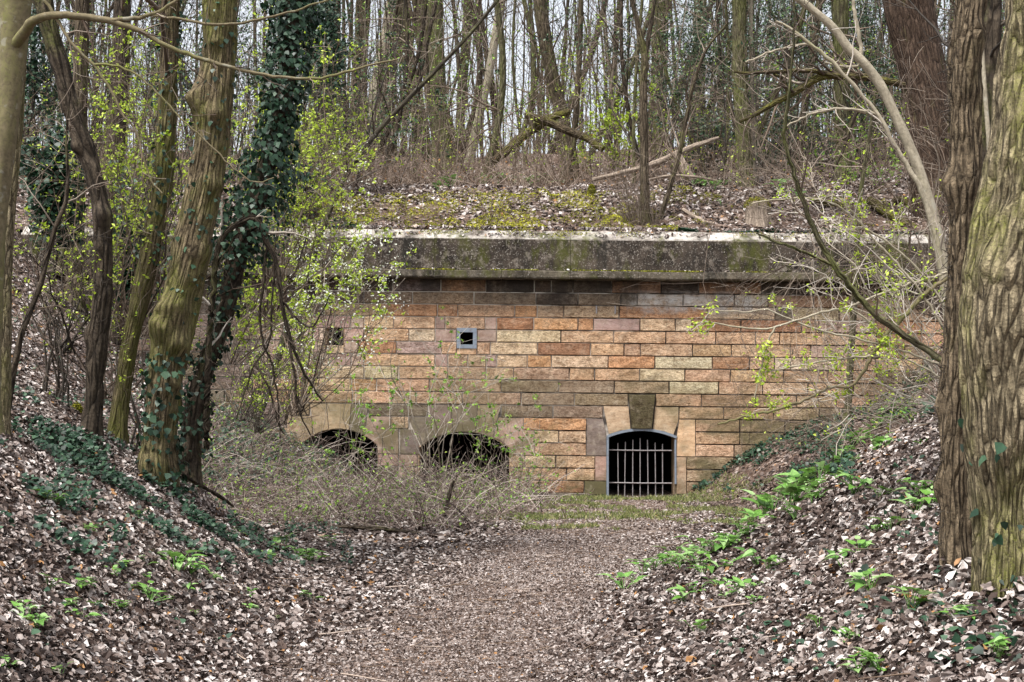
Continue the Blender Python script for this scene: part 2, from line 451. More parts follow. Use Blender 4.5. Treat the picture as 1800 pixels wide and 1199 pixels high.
def m_stone(name, rough_face=True):
    s = NT(name)
    p = s.pos()
    oi = s.n('ShaderNodeObjectInfo')
    loc = s.n('ShaderNodeTexCoord').outputs['Object']
    base = oi.outputs['Color']
    # every block has its own seed so that grain does not run through the joints
    sv = s.n('ShaderNodeCombineXYZ', i_0=s.math('MULTIPLY', oi.outputs['Random'], 91.0), i_1=0.0, i_2=s.math('MULTIPLY', oi.outputs['Random'], 37.0)).outputs[0]
    q = s.n('ShaderNodeVectorMath', operation='ADD', i_0=p, i_1=sv).outputs[0]
    bed = s.noise(s.scale(q, (1, 1, 4)), 3.5, 5, .65, .4)          # sedimentary beds
    c = s.mix(s.ramp(bed, [(.3, .75), (.7, 0.0)]), base, s.mix(1.0, base, (.60, .50, .42), 'MULTIPLY'))
    c = s.mix(s.ramp(s.noise(q, 6, 3), [(.5, 0.0), (.8, .45)]), c, (.55, .47, .36))
    gr = s.noise(s.scale(q, (1, 1, 1.7)), 13, 4, .7, .8)
    if rough_face:
        c = s.mix(s.ramp(gr, [(.38, .8), (.54, 0.0)]), c, s.mix(1.0, c, (.40, .33, .28), 'MULTIPLY'))
        pk = s.noise(s.scale(q, (1, 1, 2.2)), 27, 4, .75, .6)
        c = s.mix(s.ramp(pk, [(.36, .85), (.5, 0.0)]), c, s.mix(1.0, c, (.38, .31, .26), 'MULTIPLY'))
        c = s.mix(s.ramp(pk, [(.56, 0.0), (.68, .6)]), c, s.mix(1.0, c, (1.5, 1.5, 1.5), 'MULTIPLY'))
    else:
        c = s.mix(s.ramp(gr, [(.34, .55), (.52, 0.0)]), c, s.mix(1.0, c, (.5, .44, .38), 'MULTIPLY'))
    blot = s.noise(p, 3.1, 6, .72, .3)                              # dirt that runs over several blocks
    c = s.mix(s.ramp(blot, [(.54, 0.0), (.66, .6)]), c, s.mix(1.0, c, (.36, .32, .27), 'MULTIPLY'))
    c = s.mix(s.ramp(gr, [(.56, 0.0), (.72, .5)]), c, s.mix(1.0, c, (1.45, 1.4, 1.35), 'MULTIPLY'))
    tool = s.noise(s.scale(q, (1, 1, 1.9)), 24, 3, .55, 1.2)        # chiselled face
    fine = s.noise(q, 70, 3, .6)
    # run-off grime plus painted shadow under the cornice, algae, lime bloom
    sep, top = stain_shade_mask(s, p, 4.0, 4.75)
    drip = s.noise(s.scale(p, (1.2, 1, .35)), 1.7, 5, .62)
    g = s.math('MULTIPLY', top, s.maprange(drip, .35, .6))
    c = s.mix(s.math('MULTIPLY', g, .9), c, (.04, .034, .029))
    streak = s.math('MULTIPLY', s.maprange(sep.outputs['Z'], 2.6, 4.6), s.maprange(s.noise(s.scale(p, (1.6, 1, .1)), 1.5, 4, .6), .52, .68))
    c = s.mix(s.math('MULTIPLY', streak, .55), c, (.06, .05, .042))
    foot = s.math('MULTIPLY', s.maprange(sep.outputs['Z'], 1.5, .1), s.maprange(s.noise(p, 1.6, 5, .65), .4, .62))
    c = s.mix(s.math('MULTIPLY', foot, .6), c, (.08, .07, .035))
    alg = s.noise(s.scale(p, (.7, 1, 1.1)), .9, 5, .6, .5)
    low = s.maprange(sep.outputs['Z'], 3.4, 1.6)
    c = s.mix(s.math('MULTIPLY', low, s.ramp(alg, [(.46, 0.0), (.60, .75)])), c, (.12, .105, .05))
    wet = s.noise(s.scale(p, (.5, 1, 2.0)), 1.1, 5, .7)
    c = s.mix(s.ramp(wet, [(.58, 0.0), (.72, .5)]), c, s.mix(1.0, c, (.38, .34, .30), 'MULTIPLY'))
    # lime bloom below the cornice on the right
    bx = s.math('MULTIPLY', s.maprange(sep.outputs['X'], 2.4, 3.0), s.maprange(sep.outputs['X'], 6.4, 5.2))
    bz = s.math('MULTIPLY', s.maprange(sep.outputs['Z'], 4.05, 4.2), s.maprange(sep.outputs['Z'], 4.62, 4.45))
    bl = s.math('MULTIPLY', s.math('MULTIPLY', bx, bz), s.maprange(s.noise(p, 2.6, 5, .7), .42, .58))
    c = s.mix(s.math('MULTIPLY', bl, .75), c, (.62, .60, .57))
    hgt_ = s.math('ADD', s.math('MULTIPLY', tool, 1.0 if rough_face else .15), s.math('MULTIPLY', fine, .3))
    return s.done(c, .92, hgt_, 1.0 if rough_face else .5, .035 if rough_face else .01, spec=.2)
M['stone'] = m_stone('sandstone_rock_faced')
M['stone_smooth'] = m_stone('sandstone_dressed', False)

def m_mortar():
    s = NT('mortar')
    p = s.pos()
    n = s.noise(p, 1.3, 4, .6)
    sep = s.n('ShaderNodeSeparateXYZ', i_0=p)
    wst = s.math('ADD', n, s.maprange(sep.outputs['X'], -1.5, 3.0, .10, -.09))
    c = s.mix(s.ramp(wst, [(.42, 0.0), (.56, 1.0)]), (.06, .05, .042), (.55, .49, .42))
    return s.done(c, .95, s.noise(p, 45, 3), .5, .01)
M['mortar'] = m_mortar()

def m_cornice(name, a, b, speck, moss):
    s = NT(name)
    p = s.pos()
    n = s.noise(p, 2.2, 6, .68)
    f = s.noise(p, 26, 4, .7)
    c = s.mix(s.ramp(n, [(.35, 0.0), (.65, 1.0)]), a, b)
    c = s.mix(s.ramp(f, [(.56, 0.0), (.68, speck)]), c, (.45, .41, .36))
    st = s.noise(s.scale(p, (1, 1, .12)), 2.6, 4, .6)
    c = s.mix(s.ramp(st, [(.5, 0.0), (.64, .75)]), c, (.022, .02, .017))
    c = s.mix(s.ramp(s.noise(s.scale(p, (1, 1, .45)), 1.1, 6, .75), [(.52, 0.0), (.62, moss)]), c, (.075, .08, .016))
    c = s.mix(s.ramp(s.noise(p, 5, 5, .75), [(.54, 0.0), (.64, .8 * speck)]), c, (.24, .205, .17))
    return s.done(c, .95, s.math('ADD', f, n), .7, .02, spec=.15)
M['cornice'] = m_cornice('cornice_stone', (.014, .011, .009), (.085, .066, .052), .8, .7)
M['cornice_ledge'] = m_cornice('cornice_ledge_lit_stone', (.035, .03, .021), (.15, .125, .092), .6, .7)  # lighter than the face: light on the ledge put into its colour
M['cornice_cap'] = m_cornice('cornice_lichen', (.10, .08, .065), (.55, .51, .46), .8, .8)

def m_iron(name, col, rust):
    s = NT(name)
    p = s.pos()
    c = s.mix(s.ramp(s.noise(p, 14, 4, .6), [(.5, 0.0), (.7, rust)]), col, (.12, .06, .035))
    return s.done(c, .55, s.noise(p, 60, 2), .3, .004, spec=.4, metal=.2)
def m_interior_dark():  # near-black colour standing in for the unlit interior
    s = NT('painted_interior_dark')
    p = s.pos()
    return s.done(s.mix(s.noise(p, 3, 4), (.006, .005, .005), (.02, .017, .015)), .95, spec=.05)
M['interior_dark'] = m_interior_dark()
M['iron'] = m_iron('iron_grey_paint', (.27, .25, .25), .6)
M['zinc'] = m_iron('iron_blue_grey_paint', (.21, .245, .29), .4)

# ------------------------------------------------------------------ ground: one sheet, stepping up behind the wall
def build_ground():
    xs = np.concatenate([[-160, -90, -50, -30, -22], np.arange(-17, 17.01, .16), [22, 30, 50, 90, 160]])
    yl = np.concatenate([[-40, -20, -8, -2], np.arange(1, 31.01, .2), [32, 34, 37]])
    yu = np.concatenate([np.arange(31.1, 41, .22), np.arange(41, 62, .8), [66, 72, 80, 100, 140, 220, 400]])
    XL, YL = np.meshgrid(xs, yl)
    ZL = h_low(XL, np.minimum(YL, 31))
    XU, YU = np.meshgrid(xs, yu)
    ZU = h_up(XU, YU)
    # outside the wall the lower sheet meets the upper one
    V = np.concatenate([np.stack([XL, YL, ZL], -1), np.stack([XU, YU, ZU], -1)], 0)
    ny, nx, _ = V.shape
    i = (np.arange(ny - 1)[:, None] * nx + np.arange(nx - 1)[None]).ravel()
    g = Geo().add(V, np.stack([i, i + 1, i + nx + 1, i + nx], -1))
    return tag(g.build('ground', M['ground']), 'leaf covered forest floor of the ditch, its banks and the rampart', kind='structure')
build_ground()

# ------------------------------------------------------------------ the fort wall
PXM = F / YW                                   # 78 photo pixels per metre on the wall
def wx(x, y=640): return float(P(x, y, YW)[0])
def wz(y, x=900): return float(P(x, y, YW)[2])
TOP = 492.0
CY = [TOP + 22.0 * k for k in range(18)]       # course lines at x = 900

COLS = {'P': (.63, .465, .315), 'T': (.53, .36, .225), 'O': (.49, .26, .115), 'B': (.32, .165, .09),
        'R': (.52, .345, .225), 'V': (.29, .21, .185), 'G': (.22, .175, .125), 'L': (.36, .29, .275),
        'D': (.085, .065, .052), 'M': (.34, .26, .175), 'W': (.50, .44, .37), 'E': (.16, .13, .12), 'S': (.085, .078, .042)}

wall = thing('fort_wall', (0, YW, 0), 'long sandstone fort wall with cornice, barred doorway and two low arches', 'wall')

def colr(o, code, var=.12):
    c = np.array(COLS[code]) * (1 + rng.normal(0, var)) * (1 + rng.normal(0, .03, 3))
    if code in 'PTOBRMWL':                  # one quarry: tints stay near a common sandy tan
        c = c * (.36 / c.mean()) ** .22
        c = 1.5 * (.62 * c + .38 * c.mean() * np.array([1.36, .97, .67]))
    else:
        c = 1.5 * (.84 * c + .16 * c.mean() * np.array([1.38, .98, .66]))
    o.color = (*np.clip(c, .02, .85), 1)

def block(x0, x1, r0, code, rows=1, smooth=False, proud=.028):
    """rectangular ashlar block between joints x0..x1 of course r0 (0-based)"""
    ym = CY[r0] + 11
    X0, X1 = wx(x0, ym) + .006, wx(x1, ym) - .006
    Z1, Z0 = wz(CY[r0]) - .006, wz(CY[r0 + rows]) + .006
    ground_z = float(h_low((X0 + X1) / 2, YW - .1))
    if Z1 < min(float(h_low(X0, YW - .1)), float(h_low(X1, YW - .1))) - .05: return
    nx = 4 if X1 - X0 > .7 else 3
    nz = 2
    m = .014
    jx = rng.normal(0, .004, 4)
    ux = np.concatenate([[X0 + jx[0]], np.linspace(X0 + m, X1 - m, nx + 1), [X1 + jx[1]]])
    uz = np.concatenate([[Z0 + jx[2]], np.linspace(Z0 + m, Z1 - m, nz + 1), [Z1 + jx[3]]])
    A, B = np.meshgrid(ux, uz)
    D = np.full(A.shape, 0.0)
    a = .006 if smooth else .02
    D[1:-1, 1:-1] = proud + rng.uniform(0, a, (nz + 1, nx + 1)) + rng.normal(0, .004)
    A[1:-1, 1:-1] += rng.normal(0, .005, (nz + 1, nx + 1)) * (0 if smooth else 1)
    D[0, :] = D[-1, :] = D[:, 0] = D[:, -1] = -.012
    V = np.stack([A, YW - D, B], -1)
    ny_, nx_ = A.shape
    i = (np.arange(ny_ - 1)[:, None] * nx_ + np.arange(nx_ - 1)[None]).ravel()
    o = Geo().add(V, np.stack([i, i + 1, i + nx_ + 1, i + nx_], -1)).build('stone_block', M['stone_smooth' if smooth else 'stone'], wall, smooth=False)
    colr(o, code)
    return o

def poly_stone(pts, code, name='arch_stone', proud=.034, smooth=True, inset=.014):
    """stone with a polygonal face given in photo pixels"""
    W = np.array([[wx(x, y), wz(y)] for x, y in pts])
    c = W.mean(0)
    d = W - c
    o_ = c + d * (1 - .006 / np.linalg.norm(d, axis=1, keepdims=True))
    i_ = c + d * (1 - inset / np.linalg.norm(d, axis=1, keepdims=True))
    n = len(W)
    V = np.concatenate([np.stack([o_[:, 0], np.full(n, YW + .012), o_[:, 1]], -1),
                        np.stack([i_[:, 0], np.full(n, YW - proud), i_[:, 1]], -1),
                        [[c[0], YW - proud - .006, c[1]]]])
    g = Geo()
    k = np.arange(n)
    g.add(V, np.stack([k, (k + 1) % n, (k + 1) % n + n, k + n], -1))
    g.T.append(np.stack([k + n, (k + 1) % n + n, np.full(n, 2 * n)], -1))
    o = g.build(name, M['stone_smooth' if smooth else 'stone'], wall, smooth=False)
    colr(o, code, .08)
    return o

ROWS = {
 0: '480D545D610D690E775B854D939D969D1007D1075B1162D1228B1338D1425D1510D1600D1690',
 1: '480D560E640G725M833G942D1016G1091G1120W1201W1291W1350T1430R1520T1610E1700',
 2: '480E570M666O769B805T905O944M991M1088O1243P1362G1392P1475W1560P1650E1720',
 3: '480E530V617V640T692R765V783R853V873O938O1016O1043V1125P1187P1216B1302B1409T1439L1536B1620R1700',
 4: '480L530V561W573.605V640T719P765V803.838V873P986T1079T1170R1258T1328T1370T1450R1540B1620',
 5: '470L530V559W573.605V630B697L776R803.838R862P945B1038T1097T1126P1217T1286T1389R1425V1500B1590',
 6: '460L530V563W578V618V640T765V787M822M855L873P927O969P1069O1151P1252B1317T1361W1470R1560',
 7: '440E510R560P640P700T787M855P903M1001T1045T1124P1204R1284T1377T1455R1540',
 8: '445T530T618O662T755M881G982G1080M1176P1263R1340P1420T1500',
 9: '460T540T620T689M732M813M916G1010G1104.1152R1233R1328M1400M1470',
 10: '440E500M545.648G752.881G972G1060.1193R1272R1360M1440',
 11: '440E505.687P719.920O1031.1222R1300M1380',
 12: '440M492.939P982P1031.1222T1300M1360',
 13: '440E492.939R1031.1222T1290M1340',
 14: '440G530.664V701V735.895M923P977T1046.1206M1290',
 15: '440G530.664E701V735.897M930T996T1046.1206M1265',
 16: '440G530.664E701E735.897T960B1027.1206M1240',
}
import re
for r, sq in ROWS.items():
    tok = re.findall(r'(\d+)([A-Z.]?)', sq)
    for (a, c), (b, _) in zip(tok[:-1], tok[1:]):
        if c == '.': continue
        block(int(a), int(b), r, c, smooth=(c == 'V'))
    x = int(tok[-1][0])
    while x < 1700:                                 # on into the right bank
        wdt = int(rng.integers(62, 110))
        if block(x, x + wdt, r, rng.choice(list('TRMRB') if r < 7 else list('MMGR'))) is None: break
        x += wdt
    # the dark grey run of the same courses towards the left corner
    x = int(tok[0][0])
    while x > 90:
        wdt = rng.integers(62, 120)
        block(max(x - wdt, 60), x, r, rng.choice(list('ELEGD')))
        x -= wdt

# surrounds, voussoirs and jambs
poly_stone([(573, 602), (605, 602), (605, 624), (573, 624)][:0] or [(573, 610), (605, 610), (605, 624), (573, 624)], 'M', 'sill_stone')
poly_stone([(803, 613), (838, 613), (838, 624), (803, 624)], 'R', 'sill_stone')
poly_stone([(1104, 691), (1152, 691), (1146, 753), (1110, 753)], 'S', 'keystone', proud=.10, smooth=False, inset=.03)
poly_stone([(1060, 712), (1105, 712), (1109, 753), (1090, 756), (1070, 762)], 'M')
poly_stone([(1151, 712), (1193, 712), (1193, 736), (1184, 762), (1166, 756), (1147, 753)], 'M')
poly_stone([(1031, 734), (1060, 734), (1066, 760), (1066, 800), (1031, 800)], 'E', 'jamb_stone')
poly_stone([(1194, 734), (1222, 734), (1222, 800), (1189, 800), (1189, 766)], 'R', 'jamb_stone')
poly_stone([(1046, 800), (1066, 800), (1066, 844), (1046, 844)], 'V', 'jamb_stone')
poly_stone([(1189, 800), (1206, 800), (1206, 866), (1189, 866)], 'M', 'jamb_stone')
poly_stone([(1027, 844), (1066, 844), (1066, 868), (1027, 868)], 'S', 'jamb_stone')

def arch(cx, hw, ytop, yspr):
    """segmental arch line, photo pixels"""
    rise = yspr - ytop
    R = (hw * hw + rise * rise) / (2 * rise)
    def f(x): return ytop + R - math.sqrt(max(R * R - (x - cx) ** 2, 0))
    return f
a2 = arch(816, 79, 760, 788)
a1 = arch(596, 68, 757, 786)
def vouss(f, x0, x1, xt0, xt1, yt, code, extra=None):
    xs = np.linspace(x1, x0, 4)
    pts = [(xt0, yt), (xt1, yt)] + (extra or []) + [(x, f(x)) for x in xs]
    poly_stone(pts, code)
vouss(a2, 797, 836, 792, 840, 712, 'E')
vouss(a2, 836, 866, 840, 881, 712, 'G')
vouss(a2, 766, 797, 752, 792, 712, 'E')
vouss(a2, 740, 766, 716, 757, 734, 'E')
poly_stone([(876, 734), (920, 734), (920, 756), (939, 756), (939, 800), (896, 800), (894, 787), (880, 775), (867, 769)], 'V')
poly_stone([(703, 756), (725, 756), (738, 785), (737, 800), (703, 800)], 'E', 'jamb_stone')
vouss(a1, 578, 614, 574, 618, 712, 'M')
vouss(a1, 614, 640, 618, 648, 712, 'E')
vouss(a1, 552, 578, 545, 574, 712, 'M')
poly_stone([(645.5, 734), (687, 734), (687, 756), (701, 756), (701, 800), (664, 800), (663, 784), (641, 768)], 'V')
poly_stone([(548, 734), (551, 768), (530, 784), (529, 800), (492, 800), (492, 756), (505, 756), (505, 734)][::-1], 'M')

# openings: (outline in photo pixels)
def seq(f, x0, x1, n=12): return [(x, f(x)) for x in np.linspace(x0, x1, n)]
ad = arch(1128, 59, 754, 767)
OPEN = {
 'door': [(1069, 885)] + seq(ad, 1069, 1187) + [(1187, 885)],
 'arch_right': [(737, 900)] + seq(a2, 737, 895) + [(895, 900)],
 'arch_left': [(528, 900)] + seq(a1, 528, 664) + [(664, 900)],
 'hatch_framed': [(804, 613), (804, 578), (837, 578), (837, 613)],
 'hatch_open': [(574, 611), (574, 577), (604, 577), (604, 611)],
}
def inside(px, py, poly):
    r = np.zeros(px.shape, bool)
    n = len(poly)
    for k in range(n):
        (x0, y0), (x1, y1) = poly[k], poly[(k + 1) % n]
        if y0 == y1: continue
        cnd = ((y0 > py) != (y1 > py)) & (px < (x1 - x0) * (py - y0) / (y1 - y0) + x0)
        r ^= cnd
    return r
def build_backing():
    st = 3.0
    xs = np.arange(40, 1800, st); ys = np.arange(488, 912, st)
    A, B = np.meshgrid(xs, ys)
    keep = np.ones((len(ys) - 1, len(xs) - 1), bool)
    for pl in OPEN.values():
        keep &= ~inside(A[:-1, :-1] + st / 2, B[:-1, :-1] + st / 2, pl)
    V, Q = [], []
    for r in range(len(ys) - 1):
        kk = np.concatenate([[0], keep[r].astype(int), [0]])
        for a, b in zip(np.nonzero(np.diff(kk) == 1)[0], np.nonzero(np.diff(kk) == -1)[0]):
            n0 = len(V)
            for x, y in ((xs[a], ys[r]), (xs[a], ys[r + 1]), (xs[b], ys[r + 1]), (xs[b], ys[r])):
                V.append((((cs * (x - CX) - sn * (HY - y)) / F * YW), YW, CZ + (HY - y) / F * YW * cs))
            Q.append((n0, n0 + 1, n0 + 2, n0 + 3))
    Geo().add(V, Q).build('mortar_core', M['mortar'], wall, smooth=False)
    for nm, pl in OPEN.items():
        closed = nm.startswith('hatch')
        c = np.array([[wx(x, y), wz(y)] for x, y in pl])
        n = len(c)
        m = c.mean(0)
        dep = .38 if closed else .75
        ring = np.stack([c[:, 0], np.full(n, YW - .02), c[:, 1]], -1)
        back = np.stack([c[:, 0], np.full(n, YW + dep), c[:, 1]], -1)
        out = m + (c - m) * (1 + .05 / np.linalg.norm(c - m, axis=1, keepdims=True))
        outb = np.stack([out[:, 0], np.full(n, YW + dep), out[:, 1]], -1)
        outf = np.stack([out[:, 0], np.full(n, YW + .01), out[:, 1]], -1)
        g = Geo()
        k = np.arange(n if closed else n - 1)
        k2 = (k + 1) % n
        V = np.concatenate([outf, ring, back, outb])
        f = []
        for a in range(3):
            f.append(np.stack([k + a * n, k2 + a * n, k2 + (a + 1) * n, k + (a + 1) * n], -1))
        g.add(V, np.concatenate(f))
        o = g.build('reveal', M['stone_smooth'], wall, smooth=False)
        colr(o, 'M')
build_backing()

def wbox(g, x0, x1, y0, y1, d0, d1):
    """box on the wall: photo pixels x0..x1, y0..y1; distance proud of the wall d0..d1 (m)"""
    X0, X1, Z1, Z0 = wx(x0, y0), wx(x1, y1), wz(y0), wz(y1)
    v = [(x, YW - d, z) for z in (Z0, Z1) for d in (d0, d1) for x in (X0, X1)]
    f = [(0, 1, 3, 2), (4, 6, 7, 5), (0, 4, 5, 1), (2, 3, 7, 6), (0, 2, 6, 4), (1, 5, 7, 3)]
    return g.add(v, f)

# metal frame of the right hatch
hf = Geo()
wbox(hf, 803, 838, 577.5, 585, .0, .06); wbox(hf, 803, 838, 606.5, 613.5, .0, .06)
wbox(hf, 803, 809, 585, 606.5, .0, .057); wbox(hf, 831.5, 838, 585, 606.5, .0, .057)
hf.build('hatch_frame', M['zinc'], wall, smooth=False)
for x in (1047, 1080):                                    # two iron pins under the cornice
    wbox(Geo(), x, x + 2.2, 536, 550, -.01, .07).build('iron_pin', M['iron'], wall, smooth=False)

# cornice: ledge, face slabs and weathered cap, each slab its own part
def slab(name, x0, x1, prof, mat, jit=.006):
    X0, X1 = wx(x0) + .004, wx(x1) - .004
    n = len(prof)
    mid = max(2, int((X1 - X0) / .5))
    xs = np.linspace(X0, X1, mid)
    dz = rng.normal(0, jit)
    rows = [np.stack([np.full(n, x), [YW - d + rng.normal(0, jit * .6) for d, _ in prof], [z + dz + rng.normal(0, jit * .5) for _, z in prof]], -1) for x in xs]
    V = np.concatenate(rows)
    g = Geo()
    k = np.arange(n)
    q = [np.stack([k + a * n, k + (a + 1) * n, (k + 1) % n + (a + 1) * n, (k + 1) % n + a * n], -1) for a in range(mid - 1)]
    g.add(V, np.concatenate(q))
    t = []
    for e in (0, (mid - 1) * n):
        t += [(e, e + a, e + a + 1) for a in range(1, n - 1)]
    g.T.append(np.array(t))
    return g.build(name, mat, wall, smooth=False)
zl0, zl1, zf0, zf1, zc1 = wz(491.5), wz(478.5), wz(477.5), wz(423), wz(404)
jl = [40, 150, 300, 415, 520, 655, 762, 880, 1000, 1118, 1240, 1362, 1480, 1600, 1720, 1800]
for a, b in zip(jl[:-1], jl[1:]):
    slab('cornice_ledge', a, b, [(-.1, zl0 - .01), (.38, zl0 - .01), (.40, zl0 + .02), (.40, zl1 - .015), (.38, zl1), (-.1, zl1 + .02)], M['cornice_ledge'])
jf = [40, 282, 520, 762, 1000, 1240, 1480, 1606, 1800]
for a, b in zip(jf[:-1], jf[1:]):
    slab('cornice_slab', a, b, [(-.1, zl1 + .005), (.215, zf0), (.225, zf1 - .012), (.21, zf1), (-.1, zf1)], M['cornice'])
jc = [40, 200, 350, 505, 652, 762, 905, 1000, 1130, 1240, 1395, 1490, 1610, 1800]
for a, b in zip(jc[:-1], jc[1:]):
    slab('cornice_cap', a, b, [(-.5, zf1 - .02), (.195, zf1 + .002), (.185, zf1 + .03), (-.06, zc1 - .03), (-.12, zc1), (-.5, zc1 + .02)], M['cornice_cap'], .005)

# ------------------------------------------------------------------ iron grille in the doorway
gr = thing('iron_grille', (wx(1128, 868), YW, wz(868)), 'grey iron bar grille set in the arched doorway at the wall foot', 'grille')
YG = YW + .10
def wp(x, y, Y=YG): return [wx(x, y), Y, wz(y)]
for x, y in zip((1086.6, 1100, 1113.2, 1126, 1139, 1152.4, 1165.4), (777, 775, 771, 768, 771, 775.6, 778)):
    g = Geo()
    xb = x + rng.normal(0, .7)
    pts = catmull([wp(x, y), wp((x + xb) / 2, 820), wp(xb, 880)], 6)
    tubes(pts, np.full(6, .0125), 8, g)
    g.add([wp(x, y)], np.zeros((0, 3), int))
    g.build('vertical_bar', M['iron'], gr)
for y, x1 in ((789.5, 1182), (847, 1182)):
    g = Geo()
    tubes(np.array([wp(1070, y, YG - .022), wp(1128, y + .4, YG - .022), wp(x1, y, YG - .022)]), np.full(3, .0145), 8, g)
    g.build('cross_rail', M['iron'], gr)
def strip(path, wdt, d0, d1):
    """flat iron strip following a path of photo pixels on the wall face"""
    c = np.array([[wx(x, y), wz(y)] for x, y in path])
    t = unit(np.gradient(c, axis=0)); nrm = np.stack([-t[:, 1], t[:, 0]], -1)
    a, b = c + nrm * wdt / 2, c - nrm * wdt / 2
    n = len(c)
    def lay(q, d): return np.stack([q[:, 0], np.full(n, YW - d), q[:, 1]], -1)
    V = np.concatenate([lay(a, d0), lay(a, d1), lay(b, d1), lay(b, d0)])
    k = np.arange(n - 1)
    q = [np.stack([k + s * n, k + 1 + s * n, k + 1 + ((s + 1) % 4) * n, k + ((s + 1) % 4) * n], -1) for s in range(4)]
    q.append(np.array([[0, n, 2 * n, 3 * n], [n - 1, 2 * n - 1, 3 * n - 1, 4 * n - 1]]))
    return Geo().add(V, np.concatenate(q)).build('frame', M['zinc'], gr, smooth=False)
strip([(1068, 876), (1067.8, 820), (1068, 766)], .05, -.01, .052)
strip([(1187.2, 848), (1187, 810), (1186.8, 770)], .04, -.01, .052)
strip(seq(arch(1128, 61, 753, 766), 1067, 1189, 14), .058, -.01, .06)
# casemate box added behind each opening; its darkness is put into the colour
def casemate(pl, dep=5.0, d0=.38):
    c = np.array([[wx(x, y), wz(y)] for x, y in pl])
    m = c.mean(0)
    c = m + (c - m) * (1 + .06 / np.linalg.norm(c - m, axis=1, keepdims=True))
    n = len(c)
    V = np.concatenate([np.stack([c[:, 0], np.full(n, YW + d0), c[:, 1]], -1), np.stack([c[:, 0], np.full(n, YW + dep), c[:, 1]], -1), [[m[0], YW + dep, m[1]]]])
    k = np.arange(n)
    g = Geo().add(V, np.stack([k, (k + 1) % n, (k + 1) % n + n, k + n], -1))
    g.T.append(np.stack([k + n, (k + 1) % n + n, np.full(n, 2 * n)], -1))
    g.build('casemate_dark_lining', M['interior_dark'], wall, smooth=False)
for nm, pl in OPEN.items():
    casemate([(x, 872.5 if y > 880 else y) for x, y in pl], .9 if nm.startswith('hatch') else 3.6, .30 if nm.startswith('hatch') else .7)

# ------------------------------------------------------------------ trees
def trunk_path(px, Y, up=0.0, down=True):
    """px: [(x, y, width)] from base to top in photo pixels; Y: distance (number, or one per point)"""
    if not hasattr(Y, '__len__'): Y = [Y] * len(px)
    pts = []
    for (x, y, wd), yy in zip(px, Y):
        pts.append([*P(x, y, yy), wd / F * yy / 2])
    pts = np.array(pts)
    if down:
        b = pts[0]
        gz = float(hgt(b[0], b[1]))
        d = b[2] - gz
        if d > .12:                      # base hidden in the photo: run on down to the ground
            dr = unit(pts[0, :3] - pts[1, :3]); dr = unit(dr * np.array([.5, .5, 1]))
            e = b[:3] + dr * d
            pts = np.vstack([[e[0], e[1], float(hgt(e[0], e[1])) - .1, b[3] * 1.12], pts])
        else:
            pts = np.vstack([[b[0], b[1], gz - .15, b[3] * 1.1], pts]) if d > -.05 else pts
    if up > 0:
        d = unit(pts[-1, :3] - pts[-2, :3])
        d = unit(d + np.array([0, 0, .5]))
        n = 3
        for k in range(1, n + 1):
            q = pts[-1, :3] + d * up / n + rng.normal(0, .05 * up / n, 3)
            pts = np.vstack([pts, [*q, pts[-1, 3] * .8]])
    return pts

def trunk_mesh(g, path, S=14, step=.25, flare=.35, bark=0.0, freq=9.0, lump=.06, burls=(), seed=0.0):
    L = np.linalg.norm(np.diff(path[:, :3], axis=0), axis=1).sum()
    K = max(6, int(L / step))
    c = catmull(path, K)
    pt, R = c[:, :3], np.maximum(c[:, 3], .004)
    Ls = np.linspace(0, L, K)
    R = R * (1 + flare * np.exp(-Ls / max(.12, 1.6 * R[0])))
    t = unit(np.gradient(pt, axis=0))
    ref = np.array([1., .15, 0])
    n = unit(ref - (t @ ref)[:, None] * t)
    b = np.cross(t, n)
    a = np.arange(S) / S * 2 * PI
    ca, sa = np.cos(a), np.sin(a)
    rm = R.mean()
    q = np.stack([np.broadcast_to(ca * rm, (K, S)), np.broadcast_to(sa * rm, (K, S)), np.broadcast_to(Ls[:, None], (K, S))], -1)
    sh = seed + 3.7 * np.array([1, 2, 3])
    d = (vn(q * np.array([2.2, 2.2, 1.1]) / max(rm * 2, .12) + sh) - .5) * 2 * lump * 2
    d = d + flare * .5 * np.exp(-Ls / max(.12, 2.2 * R[0]))[:, None] * (np.cos(5 * a + seed) * .5)[None]
    rel = 1 + d
    disp = 0
    if bark > 0:
        wv = (vn(q * 4.0 + sh + 9) - .5) * .05
        qq = q + np.stack([wv, wv * .7, wv], -1)
        r1 = 1 - np.abs(2 * vn(qq * np.array([freq, freq, freq * .2]) + sh) - 1)
        r2 = 1 - np.abs(2 * vn(qq * np.array([freq * 2.1, freq * 2.1, freq * .5]) + sh + 5) - 1)
        disp = bark * (.65 * (r1 - .5) + .35 * (r2 - .5)) * 2
    rad = R[:, None] * rel + disp
    for (bl, ba, br, bh) in burls:                       # knobs: length along, angle, radius, height
        da = np.angle(np.exp(1j * (a - ba)))[None] * R[:, None]
        w_ = np.exp(-((Ls[:, None] - bl) ** 2 + da ** 2) / (2 * (br * .5) ** 2))
        rad = rad + bh * w_ * (1 + .5 * (vn(q * 22 + sh) - .5))
    V = pt[:, None] + (n[:, None] * ca[None, :, None] + b[:, None] * sa[None, :, None]) * rad[..., None]
    i = np.arange(K - 1)[:, None] * S + np.arange(S)[None]
    j = np.arange(K - 1)[:, None] * S + ((np.arange(S) + 1) % S)[None]
    g.add(V, np.stack([i, j, j + S, i + S], -1).reshape(-1, 4), .5, q + sh)
    return pt, R

